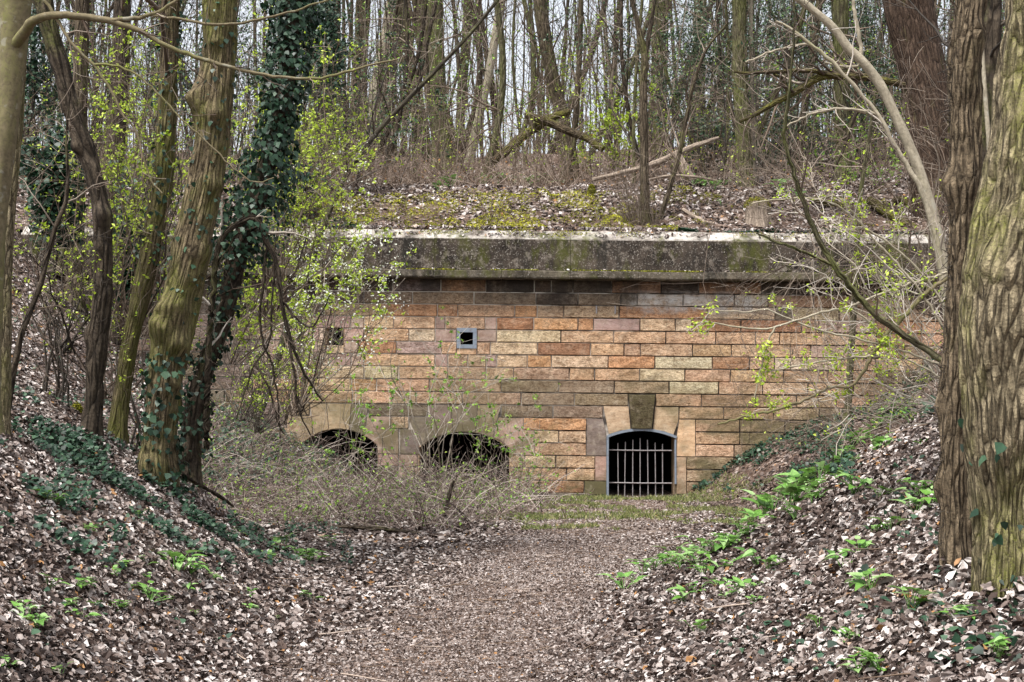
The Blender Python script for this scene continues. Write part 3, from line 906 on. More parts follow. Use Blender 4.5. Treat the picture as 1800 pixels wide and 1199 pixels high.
def branch_crown(g, pt, R, n=7, t0=.45, ln=(1.2, 3.2), lev=2, up=.25, rb=.35, K=6, wob=.2, k2=4, k3=3, rmin=.005):
    """bare limbs and twigs along a trunk; returns twig tips for leaves"""
    Kp = len(pt)
    u = (t0 + (1 - t0) * rng.random(n)) * (Kp - 1.001)
    k = u.astype(int)
    st = pt[k]
    az = rng.uniform(0, 2 * PI, n)
    d = np.stack([np.cos(az), np.sin(az), rng.uniform(.15, .9, n)], -1)
    l1 = rng.uniform(*ln, n)
    A = wander(st, d, l1, K, wob, up * .2)
    r = np.maximum(np.minimum(R[k] * rb, .012 * l1 + .006), rmin)
    RA = r[:, None] * np.linspace(1, .25, K)[None]
    tubes(A, RA, 5, g)
    B, RB = kids(A, RA, k2, .5, (25, 65), 5, .6, .25, wob)
    tubes(B, np.maximum(RB, rmin * .7), 4, g)
    tips = [A[:, 2:].reshape(-1, 3), B[:, 1:].reshape(-1, 3)]
    if lev > 1 and k3:
        C, RC = kids(B, RB, k3, .55, (25, 70), 3, .65, .2, wob * 1.2)
        tubes(C, np.maximum(RC, rmin * .55), 3, g)
        tips.append(C[:, 1:].reshape(-1, 3))
    return np.concatenate(tips)

def tree(name, label, px, Y=None, mat='bark_green', up=5.0, S=12, crown=7, group=None, leaf=None, nleaf=0, lsize=.05,
         twig='twig_brown', flare=.35, cr=None, limbs=(), **kw):
    if Y is None: Y = cast(px[0][0], px[0][1])
    path = trunk_path(px, Y, up)
    base = path[0, :3].copy()
    root = thing(name, base, label, 'tree', group)
    g = Geo()
    pt, R = trunk_mesh(g, path, S=S, flare=flare, seed=float(rng.random() * 40), **kw)
    g.build('trunk', M[mat], root)
    tips = None
    if crown:
        c = Geo()
        tips = branch_crown(c, pt, R, crown, **(cr or {}))
        c.build('crown', M[twig], root)
        if leaf and nleaf:
            l = Geo()
            q = tips[rng.integers(0, len(tips), nleaf)] + rng.normal(0, .06, (nleaf, 3))
            leaves(l, q, (0, 0, 1), lsize * rng.uniform(.6, 1.3, nleaf), DIA, .8)
            l.build('foliage', M[leaf], root)
    return root, pt, R

def limb(root, px, Y, mat, name='branch', S=7, twigs=4, tw='twig_brown', leaf=None, nl=0, ls=.05, k2=3, tl=.35):
    """a branch that the photograph shows, given in pixels"""
    if not hasattr(Y, '__len__'): Y = [Y] * len(px)
    pts = np.array([[*P(x, y, yy), wd / F * yy / 2] for (x, y, wd), yy in zip(px, Y)])
    c = catmull(pts, max(10, 4 * len(px)))
    g = Geo()
    A, RA = c[None, :, :3], np.maximum(c[None, :, 3], .003)
    A = A + np.concatenate([np.zeros((1, 1, 3)), rng.normal(0, .0012 * float(np.mean(pts[:, 1])) ** .5, (1, A.shape[1] - 1, 3))], 1)
    tubes(A, RA, S, g)
    o = g.build(name, M[mat], root)
    if twigs:
        t = Geo()
        B, RB = kids(A, RA, twigs, tl, (25, 75), 6, .5, .15, .2)
        tubes(B, np.maximum(RB, .0028), 4, t)
        C, RC = kids(B, RB, k2, .5, (25, 70), 4, .6, .2, .25)
        tubes(C, np.maximum(RC, .002), 3, t)
        t.build('twigs', M[tw], o)
        if leaf and nl:
            tips = np.concatenate([B[:, 2:].reshape(-1, 3), C.reshape(-1, 3)])
            l = Geo()
            q = tips[rng.integers(0, len(tips), nl)] + rng.normal(0, .02, (nl, 3))
            leaves(l, q, (0, -.2, 1), ls * rng.uniform(.6, 1.3, nl), DIA, .8)
            l.build('foliage', M[leaf], o)
    return o

def ivy_on(root, pt, R, n, thick, t0=0.0, t1=1.0, size=.07, name='ivy', mat='ivy'):
    """ivy leaves clothing a stem"""
    u = (t0 + (t1 - t0) * rng.random(n)) * (len(pt) - 1.001)
    k = u.astype(int); f = (u - k)[:, None]
    c = pt[k] * (1 - f) + pt[k + 1] * f
    clump = .35 + 1.3 * vn(np.stack([u * .35, np.zeros(n), np.zeros(n)], -1))
    a = rng.uniform(0, 2 * PI, n)
    rr = R[k] + thick * clump * rng.random(n) ** .7
    out = np.stack([np.cos(a), np.sin(a), np.zeros(n)], -1)
    g = Geo()
    leaves(g, c + out * rr[:, None], out + np.array([0, 0, .35]), size * rng.uniform(.5, 1.3, n), IVY, .45, along=np.tile([0, 0, -1.], (n, 1)))
    return g.build(name, M[mat], root)

# --- the two near trees on the right
s2, pts2, Rs2 = tree('furrowed_tree', 'thick mossy tree with deeply furrowed bark filling the right edge', [(1775, 1042, 112), (1776, 960, 112), (1775, 850, 128), (1775, 640, 165), (1786, 500, 172), (1800, 400, 160), (1815, 300, 150), (1835, 100, 140), (1842, -40, 138)],
     mat='bark_near', up=3, S=190, step=.017, flare=.06, bark=.021, freq=19.0, lump=.06, crown=5, cr=dict(t0=.8, ln=(1, 2)), burls=[(.55, 4.2, .2, -.05), (1.6, 3.6, .12, .03)])
ivy_on(s2, pts2[:60], Rs2[:60], 46, .05, .1, 1, .055)
s1, pts1, Rs1 = tree('furrowed_tree', 'upright ridged brown tree just left of the thick mossy edge tree', [(1684, 1006, 60), (1680, 900, 50), (1680, 780, 48), (1686, 640, 52), (1692, 480, 47), (1697, 300, 50), (1695, 150, 54), (1699, 83, 57), (1708, -30, 46)],
     Y=cast(1684, 1006), mat='bark_ridged', up=3, S=110, step=.026, flare=.10, bark=.012, freq=24.0, lump=.07, crown=6, cr=dict(t0=.75, ln=(1, 2)), burls=[(2.1, 3.3, .12, .05), (1.0, 2.6, .1, .03), (.6, 2.8, .1, .03), (3.1, .5, .1, .03)])
pt_, R_ = pts1, Rs1
g = Geo()                                       # hairy tufts of adventitious twigs on its left flank
n = 420
u = rng.random(n) * .62
k = (u * (len(pt_) - 1)).astype(int)
tu = pt_[k] + np.stack([-R_[k] * .8, -R_[k] * .4 * rng.random(n), np.zeros(n)], -1)
A = wander(tu, np.stack([-rng.uniform(.2, 1, n), rng.normal(0, .6, n), rng.normal(0, .5, n)], -1), rng.uniform(.02, .1, n), 3, .4)
tubes(A, np.full((n, 3), .0022), 3, g)
g.build('bark_tufts', M['twig_dark'], s1)
YR = 9.0

# --- left group
t3, pt3, R3 = tree('burred_tree', 'big leaning burred tree with ivy at its mossy foot on left bank', [(288, 852, 52), (284, 800, 58), (283, 740, 58), (294, 650, 60), (302, 600, 60), (316, 530, 62), (333, 450, 66), (347, 390, 64), (360, 330, 58), (372, 250, 57), (380, 150, 58), (384, 90, 57), (388, -40, 56)],
     mat='bark_left', up=4, S=120, step=.036, flare=.12, bark=.020, freq=15.0, lump=.06, crown=7, cr=dict(t0=.6, ln=(1.5, 3)),
     burls=[(1.78, 3.9, .22, .12), (1.62, 5.2, .15, .09), (2.0, 4.5, .18, .10), (1.2, 5.3, .13, .07), (4.15, 3.5, .2, .10), (4.0, 4.9, .14, .07), (3.3, 5.4, .13, .05), (2.6, 5.3, .14, .06), (4.75, 4.6, .1, .05), (.3, 3.9, .25, .08)])
Y3 = float(pt3[0][1])
ivy_on(t3, pt3, R3, 420, .10, .0, .16, .075)
ivy_on(t3, pt3, R3, 380, .07, .16, .6, .06)
t3b, ptb, Rb = tree('slender_tree', 'slimmer ridged stem rising just behind the burred tree', [(210, 722, 30), (222, 640, 28), (238, 560, 29), (256, 480, 33), (272, 400, 36), (288, 300, 34), (295, 160, 31), (300, -40, 28)], Y=Y3 + 1.2, mat='bark_left', up=3, S=60, step=.05, bark=.012, freq=11, crown=6, cr=dict(t0=.5, ln=(1, 2.5)))
ivy_on(t3b, ptb, Rb, 500, .12, .25, .8, .06)
t2, pt2, R2 = tree('leaning_tree', 'dark crooked tree leaning left, left of the burred tree', [(163, 742, 32), (166, 690, 29), (171, 600, 33), (181, 500, 31), (181, 400, 30), (174, 350, 28), (163, 300, 28), (146, 250, 32), (127, 200, 31), (104, 110, 28), (83, 40, 29), (72, -40, 28)], Y=14.3, mat='bark_dark', up=3, S=60, step=.045, bark=.012, freq=13, lump=.1, crown=5, cr=dict(t0=.7, ln=(1, 2)), burls=[(1.2, 3, .12, .04), (2.4, 5, .12, .05), (3.2, 3.6, .1, .04)])
t4, pt4, R4 = tree('ivy_clad_tree', 'dark leaning stem thickly clad in ivy right of the burred tree', [(333, 800, 40), (341, 733, 38), (360, 650, 32), (395, 546, 34), (420, 441, 36), (455, 340, 34), (478, 260, 32), (498, 170, 32), (508, 80, 30), (517, -40, 30)], Y=Y3 + 1.6, mat='bark_dark', up=3, S=28, step=.1, crown=5, cr=dict(t0=.7, ln=(.8, 2)))
ivy_on(t4, pt4, R4, 600, .10, .05, .34, .07)
ivy_on(t4, pt4, R4, 5200, .30, .30, .85, .072)
ivy_on(t4, pt4, R4, 3200, .62, .66, .98, .072)
t1, pt1, R1 = tree('smooth_tree', 'smooth olive trunk cut by the left edge with one arching branch', [(-20, 620, 44), (-12, 420, 42), (-4, 330, 42), (10, 220, 42), (22, 110, 44), (27, 0, 54), (30, -60, 56)], Y=12.0, mat='bark_smooth', up=3, S=24, step=.1, crown=3, cr=dict(t0=.85, ln=(1, 2)))
YB = 11.6
limb(t1, [(20, 92, 20), (40, 60, 20), (60, 38, 17), (85, 28, 14), (130, 28, 13), (185, 36, 12), (240, 52, 10), (300, 84, 8), (350, 102, 7.5), (420, 122, 6.5), (480, 134, 5.5), (560, 138, 5), (640, 118, 4), (700, 104, 3)], [12.0, 11.85, 11.7] + [YB] * 11, 'bark_smooth', twigs=9, tl=.10)
limb(t1, [(185, 36, 9), (235, 33, 8), (270, 24, 7), (300, 8, 6), (325, -15, 5)], YB, 'bark_smooth', twigs=3)
limb(t1, [(270, 28, 5), (320, 34, 5), (370, 42, 5), (420, 40, 4.5), (480, 28, 4), (560, 6, 3.5), (600, -12, 3)], YB, 'bark_smooth', twigs=4, tl=.15)
limb(t1, [(75, -10, 6), (100, 35, 6), (130, 80, 5.5), (165, 115, 5), (195, 160, 4.5), (215, 200, 4), (240, 235, 3.5), (262, 310, 3), (285, 340, 2.5)], YB, 'bark_smooth', twigs=5, tl=.25)
limb(t1, [(165, 114, 5), (205, 116, 4.5), (245, 135, 4), (285, 172, 3.5), (325, 215, 3), (375, 260, 3), (415, 300, 2.5), (450, 320, 2.2), (482, 312, 1.8)], YB, 'bark_smooth', twigs=5, tl=.2)
t1b, pa, ra = tree('mossy_tree', 'thin mossy ridged stem against the smooth trunk at left edge', [(6, 605, 26), (8, 520, 23), (12, 420, 22), (22, 300, 20), (33, 180, 18), (40, 60, 15), (44, -40, 14)], Y=12.6, mat='bark_near', up=2, S=40, step=.05, bark=.008, freq=18, crown=0)
tree('dark_sapling', 'thin black crooked sapling between smooth trunk and crooked tree', [(36, 592, 11), (56, 540, 10), (75, 490, 9), (91, 416, 9), (112, 366, 8), (120, 333, 7), (117, 270, 5), (117, 224, 4), (124, 160, 3)], Y=13.6, mat='bark_dark', up=0, S=8, crown=6, cr=dict(t0=.3, ln=(.3, .9)), lump=.02)
arc = thing('arching_shrub', P(362, 700, 15.4), 'grey broken stem arching over beside the ivy-clad tree, twigs hanging down', 'shrub')
limb(arc, [(362, 790, 13), (366, 640, 12), (374, 520, 11), (386, 428, 11), (406, 402, 11), (433, 387, 12), (447, 383, 13), (460, 400, 12), (468, 424, 11), (482, 452, 10), (490, 482, 9), (494, 525, 8), (500, 556, 7.5), (507, 582, 7), (516, 612, 6), (532, 650, 5), (548, 675, 4), (566, 705, 3)], 15.4, 'bark_dark', 'stem', twigs=10, tl=.12, tw='twig_pale')
for q in ([(505, 576, 6), (512, 626, 5), (518, 660, 5), (520, 698, 4), (530, 735, 3), (546, 764, 2.5)],
          [(470, 430, 6), (462, 500, 6), (456, 560, 5), (464, 606, 4.5), (478, 640, 4), (481, 664, 4), (487, 690, 3.5), (489, 720, 3), (492, 770, 2.5)],
          [(447, 640, 4), (468, 672, 4), (478, 700, 4), (488, 740, 3), (500, 765, 2.5)],
          [(484, 455, 5), (478, 520, 4), (474, 600, 3.5), (448, 640, 3), (430, 690, 2.5), (415, 740, 2)],
          [(494, 525, 5), (520, 560, 4), (545, 575, 3.5), (560, 560, 3), (580, 520, 2.5)],
          [(455, 398, 4), (420, 410, 3.5), (400, 440, 3), (382, 470, 3)],
          [(490, 482, 4), (500, 560, 3.5), (516, 640, 3), (522, 700, 2.5), (540, 730, 2)]):
    limb(arc, q, 15.4, 'bark_dark', 'drooping_branch', S=5, twigs=6, tl=.4, tw='twig_brown', k2=3)

# --- leaning black pole in front of the wall
tree('leaning_pole_tree', 'long dark slanting stem leaning right across wall and cornice', [(445, 752, 14), (470, 690, 13), (500, 592, 13), (517, 540, 12), (545, 470, 12), (567, 400, 11), (602, 320, 9.5), (640, 262, 9), (680, 213, 8.5), (760, 130, 7.5), (830, 55, 6.5), (890, -20, 6)], Y=29.0, mat='bark_pole', up=2, S=10, crown=16, cr=dict(t0=.3, ln=(.8, 2.4), rb=.3), twig='twig_dark')

# --- trees on the rampart
RT = [
 ('dark ivy-grown trunk left of the pale leaning stem on the rampart', [(585, 252, 22), (588, 120, 20), (590, -40, 18)], 'bark_dark', 0),
 ('straight brown trunk behind the pale leaning stem, left of centre', [(625, 240, 27), (632, 120, 26), (642, -40, 25)], 'bark_brown', 0),
 ('pale smooth trunk leaning right, beside the dark banded trunk', [(650, 248, 25), (663, 150, 23), (680, 60, 22), (697, -40, 21)], 'bark_pale', 0),
 ('dark banded trunk close behind the pale leaning one', [(676, 272, 30), (682, 170, 27), (690, 60, 26), (694, -40, 25)], 'bark_birch', 0),
 ('greenish trunk bowed to the left beside the thick mossy trunk', [(742, 250, 30), (733, 190, 27), (718, 110, 25), (709, 40, 25), (703, -40, 24)], 'bark_green', 0),
 ('thick mossy upright trunk in the middle of the rampart', [(780, 296, 40), (774, 210, 29), (768, 110, 28), (766, 40, 27), (764, -40, 27)], 'bark_green', 0),
 ('brown trunk leaning left just behind the thick mossy trunk', [(793, 272, 30), (778, 200, 27), (757, 110, 26), (737, 10, 25), (728, -40, 25)], 'bark_brown', 0),
 ('slim straight trunk right of the thick mossy trunk', [(808, 265, 17), (812, 150, 16), (820, 50, 15), (822, -40, 14)], 'bark_green', 0),
 ('slim pale stem leaning right in the middle of the rampart', [(824, 284, 18), (838, 220, 16), (855, 150, 15), (868, 80, 15), (884, -20, 14)], 'bark_pale', 0),
 ('brown trunk leaning left behind the mossy fallen logs', [(1004, 312, 30), (996, 250, 26), (984, 190, 24), (968, 120, 24), (952, 30, 24), (946, -40, 23)], 'bark_brown', 0),
 ('thin twin-like dark stem right of the fallen logs', [(1070, 262, 13), (1074, 180, 11), (1082, 90, 10), (1092, -40, 9)], 'bark_dark', 0),
 ('straight mossy trunk behind the forked stem above the doorway', [(1160, 276, 27), (1159, 160, 24), (1158, 60, 24), (1157, -40, 23)], 'bark_green', 0),
 ('dim straight trunk amid the evergreens right of the doorway', [(1226, 285, 24), (1228, 150, 23), (1232, -40, 22)], 'bark_green', 0),
 ('upright mossy trunk above the stump on the rampart', [(1310, 326, 30), (1306, 240, 27), (1301, 150, 26), (1300, 60, 25), (1299, -40, 25)], 'bark_green', 0),
 ('thin whitish stem touching the mossy trunk above the stump', [(1326, 322, 8), (1325, 240, 7), (1321, 120, 6), (1320, -40, 6)], 'bark_pale', 0),
 ('straight greenish trunk left of the big dark right trunk', [(1482, 318, 30), (1481, 200, 28), (1478, 90, 28), (1476, -40, 27)], 'bark_green', 0),
 ('slim leaning brown stem behind the mossy bough at right', [(1402, 300, 16), (1414, 190, 14), (1430, 90, 13), (1446, -40, 12)], 'bark_brown', 0),
 ('dark trunk behind the crooked tree at upper left', [(200, 345, 30), (204, 250, 30), (212, 130, 31), (216, -40, 30)], 'bark_dark', 30),
 ('faint brown trunk far behind the left group of trees', [(135, 330, 28), (140, 200, 26), (146, -40, 25)], 'bark_brown', 30),
]
for lb, px, mt, Y in RT:
    tree('rampart_tree', lb, px, Y=(Y or None), mat=mt, S=14, step=.3, crown=8, cr=dict(t0=.35, ln=(1.0, 3.4)), group='trees standing on the rampart')
tk, ptk, Rk = tree('forked_tree', 'thin dark forked stem with brushy shoots at its foot above the doorway', [(1132, 396, 20), (1133, 330, 17), (1132, 240, 15), (1131, 150, 14), (1133, 95, 13), (1120, 40, 9), (1104, -30, 8)], Y=32.0, mat='bark_brown', up=2, S=12, crown=9, cr=dict(t0=.4, ln=(.8, 2.4)), flare=.6)
limb(tk, [(1133, 100, 9), (1143, 50, 8), (1150, 0, 7), (1158, -50, 6)], 32.0, 'bark_dark', twigs=4)
limb(tk, [(1163, 378, 9), (1180, 320, 9), (1196, 262, 8), (1216, 160, 7), (1240, 90, 5), (1280, 40, 4)], 32.2, 'bark_brown', 'side_stem', twigs=8, tl=.3)
g = Geo()
n = 150
b = P(1124, 398, 31.9)
A = wander(b + rng.normal(0, .16, (n, 3)) * np.array([1.6, .6, .2]), np.stack([rng.normal(-.12, .22, n), rng.normal(0, .2, n), np.ones(n)], -1), rng.uniform(.4, 1.7, n), 5, .08)
tubes(A, np.linspace(.006, .002, 5)[None].repeat(n, 0), 3, g)
A = wander(b + rng.normal(0, .2, (60, 3)) * np.array([1.8, .5, .1]), np.stack([rng.normal(0, 1, 60), rng.normal(-.6, .3, 60), rng.uniform(-.9, .0, 60)], -1), rng.uniform(.2, .7, 60), 5, .3, -.1)
tubes(A, np.linspace(.012, .003, 5)[None].repeat(60, 0), 4, g)
g.build('basal_shoots', M['twig_brown'], tk)

# big dark tree on the right and the saplings before it
tq, ptq, Rq = tree('big_dark_tree', 'very thick dark brown trunk leaning left behind the right-hand saplings', [(1672, 450, 104), (1660, 380, 92), (1648, 300, 86), (1634, 200, 82), (1612, 90, 80), (1596, 0, 80), (1588, -50, 80)], Y=32.6, mat='bark_big', up=6, S=40, step=.15, crown=5, bark=.01, freq=7, cr=dict(t0=.6, ln=(1.5, 4)))
limb(tq, [(1590, 150, 12), (1550, 140, 13), (1500, 134, 14), (1450, 134, 14), (1424, 145, 13), (1390, 166, 12), (1360, 182, 10), (1330, 200, 8), (1300, 214, 6)], 31.6, 'moss_wood', 'mossy_bough', twigs=14, tl=.35, tw='twig_brown')
limb(tq, [(1480, 134, 8), (1420, 124, 8), (1370, 126, 7), (1320, 128, 5), (1290, 126, 4)], 31.5, 'moss_wood', 'mossy_bough', twigs=8, tl=.4, tw='twig_brown')
limb(tq, [(1386, 168, 7), (1378, 142, 6), (1360, 130, 5)], 31.6, 'moss_wood', 'mossy_bough', twigs=2)
limb(tq, [(1510, 190, 8), (1495, 220, 7), (1488, 250, 6), (1470, 290, 4)], 31.3, 'bark_dark', 'hanging_branch', twigs=4)
tree('dark_tree', 'dark trunk between the two furrowed trees at right', [(1742, 700, 46), (1738, 500, 46), (1735, 250, 44), (1740, -40, 42)], Y=11.5, mat='bark_dark', up=3, S=24, crown=22, cr=dict(t0=.3, ln=(.3, 1.2), rb=.2), twig='twig_dark')
tree('white_sapling', 'thin white stem in the gap between the two furrowed trees', [(1744, 560, 9), (1741, 300, 9), (1734, 200, 8), (1726, 80, 7), (1720, -40, 6)], Y=10.2, mat='bark_pale', up=1, S=8, crown=0)
sp, psp, rsp = tree('arching_sapling', 'pale smooth sapling arching left from behind the ridged right tree', [(1684, 700, 22), (1672, 580, 22), (1661, 480, 22), (1648, 420, 21), (1630, 345, 20), (1606, 275, 19), (1570, 195, 17), (1545, 145, 17), (1518, 110, 16), (1494, 88, 15), (1465, 50, 14), (1430, 18, 13), (1390, -12, 12)], Y=11.0, mat='bark_pale', up=0, S=18, step=.06, crown=0, flare=.1)
limb(sp, [(1512, 108, 9), (1514, 80, 8), (1506, 40, 7), (1498, -10, 6)], 11, 'bark_pale', twigs=3)
limb(sp, [(1518, 110, 6), (1490, 118, 4), (1450, 110, 3)], 11, 'bark_pale', twigs=3, tw='twig_pale')
sp2 = thing('arching_sapling', P(1672, 640, 10.6), 'thin white-barked sapling running parallel inside the pale arching one', 'tree')
limb(sp2, [(1672, 690, 11), (1664, 560, 11), (1652, 450, 10), (1638, 390, 10), (1622, 345, 9), (1600, 300, 9), (1574, 258, 8), (1556, 225, 8), (1536, 192, 7), (1500, 150, 7), (1462, 108, 7), (1425, 78, 6), (1390, 50, 5), (1362, 38, 4)], 10.6, 'bark_pale', 'stem', twigs=9, tl=.14, tw='twig_pale')
limb(sp2, [(1540, 200, 6), (1515, 194, 5), (1470, 192, 5), (1430, 200, 4), (1400, 212, 3), (1376, 224, 2.5)], 10.6, 'bark_pale', twigs=5, tw='twig_pale')
limb(sp2, [(1424, 78, 5), (1390, 80, 4), (1350, 94, 3.5), (1310, 110, 3)], 10.6, 'bark_pale', twigs=5, tw='twig_pale')
sp3 = thing('green_sapling', P(1672, 720, 9.6), 'green-barked stem slanting up left across the cornice at right', 'tree')
limb(sp3, [(1690, 720, 13), (1672, 655, 12), (1640, 622, 12), (1600, 597, 12), (1560, 570, 12), (1528, 542, 11), (1496, 505, 11), (1470, 470, 11), (1450, 440, 10), (1432, 405, 10), (1418, 370, 9), (1405, 335, 9), (1395, 300, 8), (1378, 240, 7), (1385, 180, 6), (1392, 110, 5), (1396, 40, 4), (1392, -30, 3)], 9.6, 'bark_green', 'stem', twigs=10, tl=.16, tw='twig_brown')
limb(sp3, [(1462, 466, 6), (1430, 450, 5), (1390, 434, 5), (1350, 420, 4), (1330, 410, 3)], 9.6, 'bark_green', twigs=4)
lg = thing('hanging_limb', P(1660, 500, 10.2), 'grey dead limb slanting down left from ridged right tree over the bank', 'branch')
limb(lg, [(1690, 470, 9), (1645, 502, 8), (1620, 522, 8), (1598, 548, 8), (1578, 568, 8), (1560, 588, 8), (1548, 604, 7), (1530, 632, 7), (1515, 655, 6.5), (1495, 680, 5), (1465, 680, 5), (1440, 690, 5), (1410, 705, 5), (1380, 715, 5), (1352, 724, 5), (1320, 728, 4), (1290, 738, 3.5), (1262, 746, 3)], 10.2, 'bark_smooth', 'stem', twigs=9, tl=.14, tw='twig_pale', leaf='spring', nl=420, ls=.032)
for q in ([(1690, 470, 6), (1640, 487, 5), (1590, 502, 5), (1540, 520, 5), (1490, 540, 4.5), (1450, 548, 4.5), (1410, 560, 4), (1370, 573, 4), (1330, 578, 3.5), (1290, 574, 3), (1250, 568, 2.5), (1226, 572, 2)],
          [(1690, 655, 5), (1640, 637, 4.5), (1590, 617, 4), (1545, 604, 4), (1490, 592, 4), (1440, 580, 4), (1400, 566, 3.5), (1350, 545, 3), (1310, 548, 2.5), (1260, 545, 2), (1240, 540, 2)],
          [(1548, 626, 4.5), (1500, 628, 4), (1460, 634, 3.5), (1420, 640, 3), (1380, 648, 2.5), (1340, 655, 2)],
          [(1690, 640, 5), (1660, 580, 5), (1630, 530, 5), (1600, 490, 4.5), (1570, 455, 4.5), (1530, 415, 4), (1500, 375, 4), (1470, 345, 4), (1430, 352, 3)],
          [(1690, 600, 5), (1650, 520, 4.5), (1610, 470, 4), (1560, 425, 4), (1520, 400, 4), (1470, 360, 4), (1420, 348, 3.5), (1370, 350, 3), (1320, 358, 2)],
          [(1690, 690, 4), (1640, 655, 4), (1590, 628, 3.5), (1558, 596, 3), (1520, 560, 3), (1490, 540, 3)],
          [(1362, 575, 4), (1350, 600, 3.5), (1342, 630, 3), (1334, 660, 2.5), (1326, 700, 2)]):
    limb(lg, q, 10.2, 'bark_pale', 'bough', S=5, twigs=8, tl=.16, tw='twig_pale', leaf='spring', nl=190, ls=.032, k2=4)
ys_, _, _ = tree('bank_sapling', 'upright olive sapling on the far right bank before the wall', [(1488, 742, 15), (1492, 690, 13), (1496, 620, 12), (1501, 540, 12), (1506, 470, 11), (1508, 400, 10), (1514, 330, 8), (1530, 230, 7)], mat='bark_green', up=1, S=10, crown=12, cr=dict(t0=.3, ln=(.5, 1.8)), leaf='spring', nleaf=500, lsize=.04)

# --- random slender trees further back, so the wood closes up
k = 0
xs_used = []
wl_used = {}
while k < 74:
    x = rng.uniform(-260, 2060); Y = rng.uniform(37, 62)
    X = (x - CX) / F * Y
    z = float(h_up(X, Y))
    yb = HY - (z - CZ) / Y * F
    if any(abs(x - u) < 16 for u in xs_used): continue
    xs_used.append(x)
    lean = rng.normal(0, 70)
    wd = rng.uniform(5, 15)
    bow = rng.normal(0, 12)
    px = [(x, yb, wd), (x + lean * .35 + bow, yb * .65, wd * .9), (x + lean * .7 + bow, yb * .3, wd * .82), (x + lean, -30, wd * .75)]
    mt = str(rng.choice(['bark_green', 'bark_brown', 'bark_green', 'bark_dark', 'bark_dark']))
    cl = {'bark_green': 'olive', 'bark_brown': 'brown', 'bark_dark': 'dark', 'bark_pale': 'pale'}[mt]
    ln_ = 'leaning left' if lean < -22 else 'leaning right' if lean > 22 else 'upright'
    th = 'thin' if wd < 8 else 'slender' if wd < 12 else 'stout'
    pl = [(150, 'at the far left behind the smooth trunk'), (420, 'behind the left group of trees'), (600, 'behind the ivy-clad stem'), (760, 'left of the thick mossy rampart trunk'),
          (900, 'above the right arch'), (1060, 'behind the crossed mossy logs'), (1180, 'behind the forked stem'), (1320, 'above the doorway\'s right side'), (1480, 'behind the mossy bough'), (1650, 'behind the big dark trunk'), (9999, 'at the far right behind the furrowed trees')]
    lb = f'{th} {cl} trunk {ln_}, ' + next(t for xx, t in pl if x + lean * .5 < xx)
    if lb in wl_used: lb = lb.replace(' trunk', ' farther trunk' if Y > wl_used[lb] else ' nearer trunk')
    if lb in wl_used: lb = lb.replace('farther trunk', 'farthest trunk').replace('nearer trunk', 'nearest trunk')
    while lb in wl_used: lb = lb.replace(' trunk', ' bare trunk', 1)
    wl_used[lb] = Y
    tree('woodland_tree', lb, px, Y=Y, mat=mt, S=8, step=.7, crown=9, cr=dict(t0=.12, ln=(1, 3.2), k2=4, k3=2, rmin=.007), group='slender trees in the wood behind', up=4)
    k += 1

# --- the far wood: one mass of poles and twigs
g = Geo()
n = 520
Y = rng.uniform(60, 120, n)
X = rng.uniform(-.52, .52, n) * Y
z = h_up(X, Y) - .3
tp = wander(np.stack([X, Y, z], -1), np.stack([rng.normal(0, .09, n), rng.normal(0, .06, n), np.ones(n)], -1), rng.uniform(14, 26, n), 6, .035)
rr = rng.uniform(.035, .13, n)
RR = rr[:, None] * np.linspace(1, .35, 6)[None]
tubes(tp, RR, 6, g)
B, RB = kids(tp, RR, 12, .16, (25, 60), 4, .32, .12, .15, .05)
tubes(B, np.maximum(RB, .012), 3, g)
C, RC = kids(B, RB, 1, .7, (25, 60), 4, .6, .2, .2, .03)
tubes(C, np.maximum(RC, .009), 3, g)
tag(g.build('distant_wood', M['bark_brown']), 'pale massed bare poles and twigs of the far wood', kind='stuff')

# --- fine saplings and twigs filling the wood between the trunks
def thicket(label, n, y0, y1, h, r, seedx, mat, nleaf=0, lmat='spring', ls=.06):
    Y = rng.uniform(y0, y1, n)
    X = rng.uniform(seedx[0], seedx[1], n) * Y
    A = wander(np.stack([X, Y, h_up(X, Y) - .1], -1), np.stack([rng.normal(0, .28, n), rng.normal(0, .2, n), np.ones(n)], -1), rng.uniform(*h, n), 8, .10, .03)
    RA = rng.uniform(*r, n)[:, None] * np.linspace(1, .25, 8)[None]
    g = Geo()
    tubes(A, RA, 4, g)
    B, RB = kids(A, RA, 7, .34, (25, 70), 4, .5, .15, .2, .02)
    tubes(B, np.maximum(RB, .006), 3, g)
    C, RC = kids(B, RB, 2, .55, (25, 70), 4, .6, .2, .22)
    tubes(C, np.maximum(RC, .0045), 3, g)
    tag(g.build('thicket', M[mat]), label, kind='stuff')
    if nleaf:
        q = C.reshape(-1, 3)[rng.integers(0, C.shape[0] * 4, nleaf)] + rng.normal(0, .05, (nleaf, 3))
        l = Geo()
        leaves(l, q, (0, -.3, 1), ls * rng.uniform(.6, 1.4, nleaf), DIA, .8)
        tag(l.build('thicket_leaves', M[lmat]), 'scattered fresh leaves in the ' + label, kind='stuff')
thicket('grey tangle of thin saplings in the wood behind the rampart', 300, 38, 58, (3, 8), (.012, .03), (-.45, .45), 'twig_brown', 17000, 'spring_dark', .085)
thicket('dark tangle of thin saplings in the right half of the wood', 130, 36, 50, (3, 8), (.012, .03), (.08, .42), 'twig_dark', 19000, 'evergreen', .10)
thicket('dark tangle of ivy-leaved saplings in the left part of the wood', 90, 34, 46, (3, 8), (.012, .03), (-.45, -.08), 'twig_dark', 15000, 'evergreen', .10)
thicket('low brown tangle of saplings along the crest of the rampart', 260, 35, 44, (1.2, 3.2), (.008, .016), (-.42, .42), 'twig_brown', 5000, 'spring', .065)

